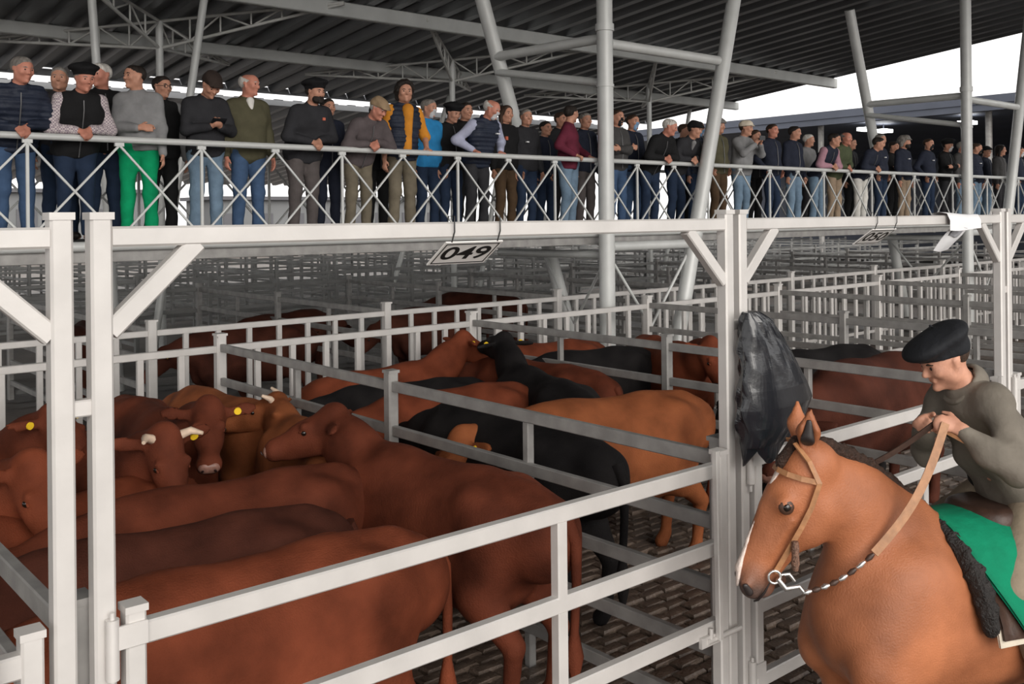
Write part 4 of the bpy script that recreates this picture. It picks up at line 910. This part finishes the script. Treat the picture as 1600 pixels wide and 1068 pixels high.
for s_ in (1, -1):
    ns = Solid(); ns.cap(HP(.508, s_ * .071, .028), HP(.524, s_ * .064, .0), .013, .018, hl, .5, .01); link('nostril', ns.mesh('nostril', .005), NSTR, ht)
    e0 = HP(-.055, s_ * .058, .045); ed = unit(np.array((-.05, 0, 1.0)) + hl * s_ * .18); en = unit(hd * .75 + hl * s_ * .75)
    ei = Solid(); ei.cap(e0 + ed * .055 + en * .022, e0 + ed * .135 + en * .016, .030, .013, en, .4, .01); link('ear_inner', ei.mesh('ear_inner', .006), NSTR, ht)
MB().tube([HP(.555, .02, -.050), HP(.54, .044, -.052), HP(.50, .060, -.056), HP(.46, .060, -.058)], [.004, .005, .005, .003], 6).build('mouth_line', NSTR, ht)
BLAZE = mat('white_blaze', (.72, .60, .54), .6, 0, .15, 40, .3, 120)
bz = Solid(); bz.cap(HP(.07, .006, .092), HP(.16, .004, .095), .020, .010, hu, .45, .01); link('blaze', bz.mesh('blaze', .0055), BLAZE, ht)
bz = Solid(); bz.cap(HP(.22, .004, .090), HP(.36, .006, .080), .006, .010, hu, .6, .01).cap(HP(.36, .008, .079), HP(.46, .012, .068), .010, .022, hu, .5, .01).cap(HP(.46, .012, .066), HP(.525, .016, .040), .022, .012, hu, .5, .01); link('snip', bz.mesh('blaze', .0055), BLAZE, ht)
MANEM = mat('dark_mane', (.035, .018, .012), .55, 0, .4, 50, .7, 140, .3)
mn = Solid(); cr = [(.66, 0, 1.875), (.56, 0, 1.865), (.45, 0, 1.82), (.34, 0, 1.755), (.23, 0, 1.675), (.12, 0, 1.595), (.03, 0, 1.525)]
for a_, b_ in zip(cr[:-1], cr[1:]): mn.cap(a_, b_, .034, .036, Yv, .7, .02); mn.cap(np.array(a_) + (0, -.05, -.05), np.array(b_) + (0, -.055, -.06), .03, .035, Yv, .6, .03)
link('mane', mn.mesh('mane', .011, lambda X, Y, Z: .006 * np.sin(120 * X + 60 * Z) * np.sin(90 * Y + 30 * X)), MANEM, ht)
fk = Solid(); fk.cap(HP(-.06, 0, .075), HP(.03, .01, .10), .028, .022, None, 1, .02).cap(HP(.03, .01, .10), HP(.085, .012, .088), .02, .008, None, 1, .02); link('forelock', fk.mesh('forelock', .009), MANEM, ht)
MB().tube([(-1.48, 0, 1.22), (-1.6, 0, 1.1), (-1.62, 0, .8), (-1.6, 0, .45)], [.05, .06, .08, .03], 10).build('tail', MANEM, ht)
tag(ht, 'bay horse with a white blaze standing in front of the gates', 'horse')
HW = lambda p: Vector((HX, HYW, 0)) + HF * float(p[0]) + HL * float(p[1]) + Vector((0, 0, float(p[2])))
HV = lambda u: HF * float(u[0]) + HL * float(u[1]) + Vector((0, 0, float(u[2])))      # horse frame to world
LEA = mat('tan_leather', (.36, .17, .075), .5, 0, .2, 25, .1, 60); DLEA = mat('dark_leather', (.05, .025, .017), .5, 0, .2, 25, .1, 60); CHROME = mat('bit_metal', (.75, .75, .74), .22, .9, .05, 8); ROPE = mat('braided_rope', (.17, .09, .06), .7, 0, .4, 60, .8, 90)
# bridle
br_ = empty('bridle', HW(HP(.05, 0, 0)))
def onb(name, pts, w, t_, m, up, parent=br_):
    b = MB().strip([HW(p) - br_.location for p in pts], w, t_, HV(up)); return b.build(name, m, parent)
s_ = 1
onb('browband', [HP(.035, .108, -.03), HP(.05, .103, .03), HP(.06, .078, .078), HP(.065, .03, .104), HP(.065, -.03, .104), HP(.06, -.078, .078), HP(.05, -.103, .03)], .022, .006, LEA, hd)
for s_ in (1, -1):
    onb('cheek_strap', [HP(-.055, s_ * .045, .095), HP(-.02, s_ * .098, .03), HP(.035, s_ * .112, -.04), HP(.13, s_ * .100, -.058), HP(.22, s_ * .092, -.06), HP(.32, s_ * .076, -.06), HP(.415, s_ * .062, -.058)], .022, .006, LEA, hu if True else hd)
    ring = MB().tube([HW(HP(.43 + .024 * math.cos(a), s_ * .066, -.062 + .024 * math.sin(a))) - br_.location for a in [i * math.pi / 8 for i in range(17)]], .006, 8, False); ring.build('bit_ring', CHROME, br_)
    MB().tube([HW(HP(.43, s_ * .068, -.075)) - br_.location, HW(HP(.45, s_ * .072, -.12)) - br_.location, HW(HP(.42, s_ * .07, -.165)) - br_.location, HW(HP(.435, s_ * .07, -.20)) - br_.location], [.011, .012, .009, .007], 8).build('bit_shank', CHROME, br_)
MB().tube([HW(HP(.27, .098, -.06)) - br_.location + Vector((0, 0, q_)) for q_ in (0, -.03, -.06, -.09, -.12)], [.013, .017, .015, .018, .012], 8).build('rope_knob', ROPE, br_)
onb('chin_strap', [HP(.42, .064, -.09), HP(.44, .04, -.118), HP(.445, 0, -.125), HP(.44, -.04, -.118), HP(.42, -.064, -.09)], .03, .006, DLEA, hd)
tag(br_, 'tan leather bridle with silver bit on the bay horse', 'bridle')
# reins
HAND = Vector((4.133, 1.993, 1.948))
rn = empty('reins', HAND); b0 = HW(HP(.435, .072, -.19))
def path(a, b, sag, n=10, side=Vector((0, 0, 0))):
    return [a.lerp(b, i / n) + Vector((0, 0, -sag)) * math.sin(math.pi * i / n) + side * math.sin(math.pi * i / n) for i in range(n + 1)]
mid = HW((.46, .17, 1.45)); cpts = path(b0, mid, .03, 8)
for i in range(8):
    c0, c1 = cpts[i] - HAND, cpts[i + 1] - HAND
    MB().tube([c0 + (c1 - c0) * .05, c0 + (c1 - c0) * .5, c0 + (c1 - c0) * .95], [.007, .013, .007], 8).build('chain_link', CHROME if i % 2 == 0 else DLEA, rn)
MB().strip([p - HAND for p in path(mid, HAND + Vector((0, -.01, 0)), .03, 12, Vector((0, -.03, 0)))], .034, .008, (.3, .3, 1)).build('near_rein', LEA, rn)
MB().strip([p - HAND for p in path(HW((.36, -.10, 1.70)), HAND + Vector((.01, .03, 0)), .02, 8)], .024, .007, (0, -.3, 1)).build('far_rein', DLEA, rn)
MB().strip([p - HAND for p in path(HAND + Vector((.02, 0, -.04)), Vector((4.52, 1.68, 1.50)), .0, 8, Vector((0, -.12, .0)))], .016, .007, (0, -.3, 1)).build('rein_end', LEA, rn)
MB().strip([p - HAND for p in path(HAND + Vector((.04, 0, -.04)), Vector((4.57, 1.68, 1.52)), .0, 8, Vector((0, -.12, .02)))], .016, .007, (0, -.3, 1)).build('rein_end', LEA, rn)
tag(rn, 'tan leather reins running from the bit to the rider’s hand', 'reins')
# saddle
sd = empty('saddle', HW((-.5, 0, 1.44))); sloc = Vector(sd.location); SDM = Matrix.Translation(-sloc) @ Matrix.Translation((HX, HYW, 0)) @ Matrix.Rotation(HA, 4, 'Z')
def sheet(name, m, off, x0, x1, amax, thick=.012, fr=lambda u: 0.0, low=lambda w: 1.0, nx=18, na=22, cz=1.085, rv=.375, rh=.315):
    vs = []
    for side in (0, 1):
        for i in range(nx + 1):
            for j in range(na + 1):
                w = i / nx; a = (-1 + 2 * j / na) * amax * low(w); x = x0 + (x1 - x0) * w + fr(abs(a)) * (1 - w)
                o = off + side * thick; flare = .06 * max(0, abs(a) - 1.0)
                p = (x, math.sin(a) * (rh + o + flare), cz + math.cos(a) * (rv + o) + .005 * math.sin(9 * x + 5 * a))
                if abs(a) > 1.57: p = (p[0], math.copysign(rh + o + .04, a), cz - (abs(a) - 1.57) * .4)
                vs.append(HW(p) - sloc)
    n = (nx + 1) * (na + 1); fs = []
    for i in range(nx):
        for j in range(na):
            a = i * (na + 1) + j; q_ = (a, a + 1, a + na + 2, a + na + 1); fs.append(tuple(v + n for v in q_)); fs.append(q_[::-1])
    rim = [i * (na + 1) for i in range(nx + 1)] + [nx * (na + 1) + j for j in range(1, na + 1)] + [i * (na + 1) + na for i in range(nx - 1, -1, -1)] + [j for j in range(na - 1, 0, -1)]
    for i in range(len(rim)):
        a, b = rim[i], rim[(i + 1) % len(rim)]; fs.append((a, b, b + n, a + n))
    b_ = MB(); b_.add(vs, fs, True); return b_.build(name, m, sd)
GRNF = cloth('green_felt', (.0, .19, .095)); CREAM = cloth('cream_edging', (.62, .55, .45))
sheet('blanket_edging', CREAM, .012, .00, -.80, 1.62, .010); sheet('leather_blanket', DLEA, .024, -.015, -.78, 1.56, .012)
sheet('green_pad', GRNF, .050, .03, -.76, 1.50, .016, fr=lambda a: -.16 * max(0, a - .55) ** 1.6 if a < 9 else 0)
sk = Solid()
for i in range(14):
    a = -1.25 + 2.5 * i / 13; p = lambda aa, e: (.035 - .02 * abs(aa), math.sin(aa) * (.335 + e), 1.085 + math.cos(aa) * (.40 + e))
    sk.cap(p(a, 0), p(a + .2, 0), .040, .038, None, 1, .03)
shp = link('black_sheepskin', sk.mesh('sheepskin', .014, lambda X, Y, Z: .012 * np.sin(95 * X + 20 * Z) * np.sin(80 * Y) * np.sin(70 * Z)), mat('black_fleece', (.012, .009, .008), .7, 0, .4, 40, .8, 90), sd)
shp.matrix_basis = SDM
st_ = Solid(); st_.cap((-.28, 0, 1.47), (-.72, 0, 1.47), .12, .13, Yv, 1.5, .05); st_.cut((0, 0, 1.535), (0, 0, 1)); o = link('seat', st_.mesh('saddle_seat', .02), DLEA, sd); o.matrix_basis = SDM
tag(sd, 'saddle with bright green pad and black sheepskin on the horse', 'saddle')
# rider
RK = cloth('grey_khaki_jacket', (.165, .145, .12), .8, bump=.45, bscale=14); RT_ = cloth('beige_breeches', (.25, .20, .145)); RB = cloth('rider_black_beret', (.012, .013, .016), .75)
hz = 1.56; RA = math.radians(152); rl = HW((-.50, 0, hz - .93)); RFw = Vector((math.cos(RA), math.sin(RA), 0)); RRt = Vector((RFw.y, -RFw.x, 0))
def toloc(w): d = w - rl; return (d.dot(RRt), d.dot(RFw), d.z)
hl_ = toloc(HAND)
RP_ = dict(h=1.76, pose='ride', lean=.50, noshoes=True, hem=.80, head=(-.1, .42), tilt=-.05, girth=1.02, fold=.018, hands={-1: (V3(*hl_) + V3(-.02, -.075, -.03), V3(.45, .85, .30), V3(-.8, .3, .5), V3(-.7, -.4, -1), 1.05), 1: (V3(.05, hl_[1] - .10, hl_[2] - .05), V3(-.6, .75, .2), V3(.6, .3, .6), V3(.8, -.5, -.9), 1.0)})
def rex(t, S_):
    for q_ in (1, -1):
        s = Solid(); s.cap((q_ * .355, .18, .62), (q_ * .36, .14, .20), .075, .058, None, 1, .03).cap((q_ * .36, .13, .19), (q_ * .375, .30, .165), .045, .04, None, 1, .03); link('boot', s.mesh('boot', .016), DLEA, t)
    s = Solid(); R_ = rot3(0, .50); c = V3(0, 0, .93) + R_ @ V3(0, -.01, 1.50 - .93); fr = R_ @ V3(0, 1, 0); up = R_ @ V3(0, 0, 1)
    s.cap(c - fr * .03, c + fr * .05 + up * .01, 0.084, .078, None, 1, .02).cap(c - fr * .03, c + fr * .06 + up * .05, .062, .064, None, 1, .01, True); s.cut(c + up * .03, up + fr * .5)
    link('collar', s.mesh('collar', .010), RK, t)
    bp = Solid(); bp.cap((-.10, .0, .985), (.10, .0, .985), .152, .152, (0, 1, 0), .92, .03); bp.cut((0, 0, 1.05), (0, 0, 1)).cut((0, 0, .90), (0, 0, -1)); link('black_waistband', bp.mesh('waistband', .012), BLK, t)
person(tuple(rl), 152, RP_, RK, RT_, 'rider in black beret and grey khaki jacket on the bay horse', hair=('crop', 'brown'), hat='bigberet', hatm=RB, vox=.008, group='rider', extra=rex, skin=SKIN)
for o in COL.objects:
    if o.get('group') == 'rider': del o['group']
# ------------------------------------------------------------------ signs, papers, plastic bag
BOARD = mat('white_sign_board', (.80, .78, .76), .5, 0, .04, 5); INK = mat('black_sign_ink', (.012, .012, .012), .5, 0, 0, 5); WIRE = mat('black_wire', (.02, .02, .02), .5, 0, 0, 5)
def number_sign(px, text, label, w=.285, hgt=.158, zt=2.758):
    Y = YN - .02; X = xat(px, Y); t = empty('number_sign', (X, Y, zt)); a = math.atan2(.09, .13)      # leans back from its upper edge
    ty, tz = math.cos(a), -math.sin(a)
    R = Matrix(((1, 0, 0, 0), (0, -ty, -(-tz), 0), (0, -tz, -(ty), 0), (0, 0, 0, 1)))
    ex = Vector((1, 0, 0)); ey = Vector((0, -ty, -tz)); ez = ex.cross(ey)
    R = Matrix(((ex.x, ey.x, ez.x, 0), (ex.y, ey.y, ez.y, 0), (ex.z, ey.z, ez.z, 0), (0, 0, 0, 1)))
    board = MB().box((0, -hgt / 2, 0), (w, hgt, .006)).build('board', BOARD, t); board.matrix_basis = R
    e = .006
    for c_, s__ in (((0, -.012), (w - .02, .005)), ((0, -hgt + .012), (w - .02, .005)), ((-w / 2 + .012, -hgt / 2), (.005, hgt - .022)), ((w / 2 - .012, -hgt / 2), (.005, hgt - .022))):
        o = MB().box((c_[0], c_[1], .0036), (s__[0], s__[1], .0012)).build('border_line', INK, t); o.matrix_basis = R
    cu = bpy.data.curves.new('digits', 'FONT'); cu.body = text; cu.size = .142; cu.align_x = 'CENTER'; cu.align_y = 'CENTER'; cu.extrude = .0006; cu.offset = .0022
    tmp = bpy.data.objects.new('tmp', cu); COL.objects.link(tmp); dg = bpy.context.evaluated_depsgraph_get(); me = bpy.data.meshes.new_from_object(tmp.evaluated_get(dg)); bpy.data.objects.remove(tmp)
    me.materials.clear(); o = link('digits', me, INK, t); o.matrix_basis = R @ Matrix.Translation((0, -hgt / 2, .0040)) @ Matrix.Diagonal((1.12, .86, 1, 1))
    for sx in (-.4, .4):
        MB().tube([(sx * w, 0, 0), (sx * w, -.018, .04), (sx * w, -.018, .10), (sx * w, .02, .10), (sx * w, .03, .05)], .0028, 6).build('wire', WIRE, t)
    return tag(t, label, 'sign', 'pen number signs')
number_sign(742, '049', 'white pen number sign reading 049 hanging from the near beam')
number_sign(1382, '050', 'white pen number sign reading 050 hanging right of the bagged post')
PAPER = mat('white_paper', (.80, .80, .82), .7, 0, .03, 6); PRINT = mat('grey_print', (.25, .25, .27), .7, 0, .5, 18)
Xp = xat(1512, YN - .05)
def curl(name, x0, w, pts, m, label):
    vs = []; n = len(pts)
    for i, (y, z) in enumerate(pts):
        for j in range(7):
            u = j / 6; vs.append((x0 + u * w + .02 * (y - YN), y + .006 * math.sin(u * 5 + i), z + .008 * math.sin(u * 4 + i * .7)))
    nv = len(vs); vs += [(x, y + .0012, z + .0012) for x, y, z in vs]; fs = []
    for i in range(n - 1):
        for j in range(6):
            a = i * 7 + j; fs += [(a, a + 1, a + 8, a + 7), (a + nv + 7, a + nv + 8, a + nv + 1, a + nv)]
    b = MB(); b.add(vs, fs, True); o = b.build(name, m); 
    if label: tag(o, label, 'paper')
    return o
curl('paper_sheet', Xp - .28, .46, [(YN + .07, 2.78), (YN + .05, 2.846), (YN, 2.848), (YN - .045, 2.84), (YN - .06, 2.80), (YN - .058, 2.74)], PAPER, 'blank white sheet folded over the right end of the near beam')
pp = curl('paper_sheet', Xp - .24, .22, [(YN - .052, 2.755), (YN - .02, 2.712), (YN + .01, 2.675), (YN + .04, 2.64), (YN + .075, 2.60)], PAPER, 'printed sheet hanging below the blank sheet on the near beam')
pr = curl('print_block', Xp - .19, .12, [(YN - .046, 2.738), (YN - .030, 2.716), (YN - .012, 2.694)], PRINT, None); pr.parent = pp
# black plastic bag on the middle post
def bag():
    import itertools
    n, m = 60, 72; X = BX(1) + .06; vs = []; rng = np.random.default_rng(3)
    cs = [(rng.uniform(-18, 18), rng.uniform(-14, 14), rng.uniform(0, 6.28), rng.uniform(.3, 1)) for _ in range(9)]
    def fold(u, v):
        r = 0
        for a, b, p, w in cs: r += w * (abs(((a * u + b * v + p) / math.pi) % 2 - 1) - .5)
        return r / 9
    prof = [(0, .05, .03), (.06, .10, .06), (.3, .20, .09), (.55, .29, .11), (.68, .325, .115), (.82, .28, .10), (.94, .20, .07), (1, .15, .04)]
    for i in range(n + 1):
        v = i / n
        for k in range(len(prof) - 1):
            if prof[k][0] <= v <= prof[k + 1][0]:
                t = (v - prof[k][0]) / (prof[k + 1][0] - prof[k][0]); hw = prof[k][1] * (1 - t) + prof[k + 1][1] * t; hd_ = prof[k][2] * (1 - t) + prof[k + 1][2] * t
        for j in range(m):
            a = 2 * math.pi * j / m; u = math.cos(a); w = math.sin(a)
            f = fold(u * 1.2 + w * .4, v * 2.2 + w * .3); r = 1 + .9 * f
            vs.append((hw * .85 + hw * u * (1 + .2 * f) - .03, hd_ * w * r - .02 + .10 * f, -v * .70 - .02 * f * (1 if i == n else 0) - (.06 * math.sin(a * 3) if i > n - 3 else 0)))
    b = MB(); b.add(vs, [(i * m + j, (i + 1) * m + j, (i + 1) * m + (j + 1) % m, i * m + (j + 1) % m) for i in range(n) for j in range(m)], False)
    b.add([vs[n * m + j] for j in range(m)], [tuple(range(m))]); b.add(vs[:m], [tuple(range(m - 1, -1, -1))])
    o = b.build('plastic_bag', mat('black_plastic_film', (.012, .013, .017), .26, 0, .1, 6, .12, 20, .7, coat=.2)); o.location = (X - .085, YN - .105, 2.37); o.rotation_euler = (0, 0, .1); return tag(o, 'crumpled black plastic bag hanging on the middle steel post', 'bag')
bag()
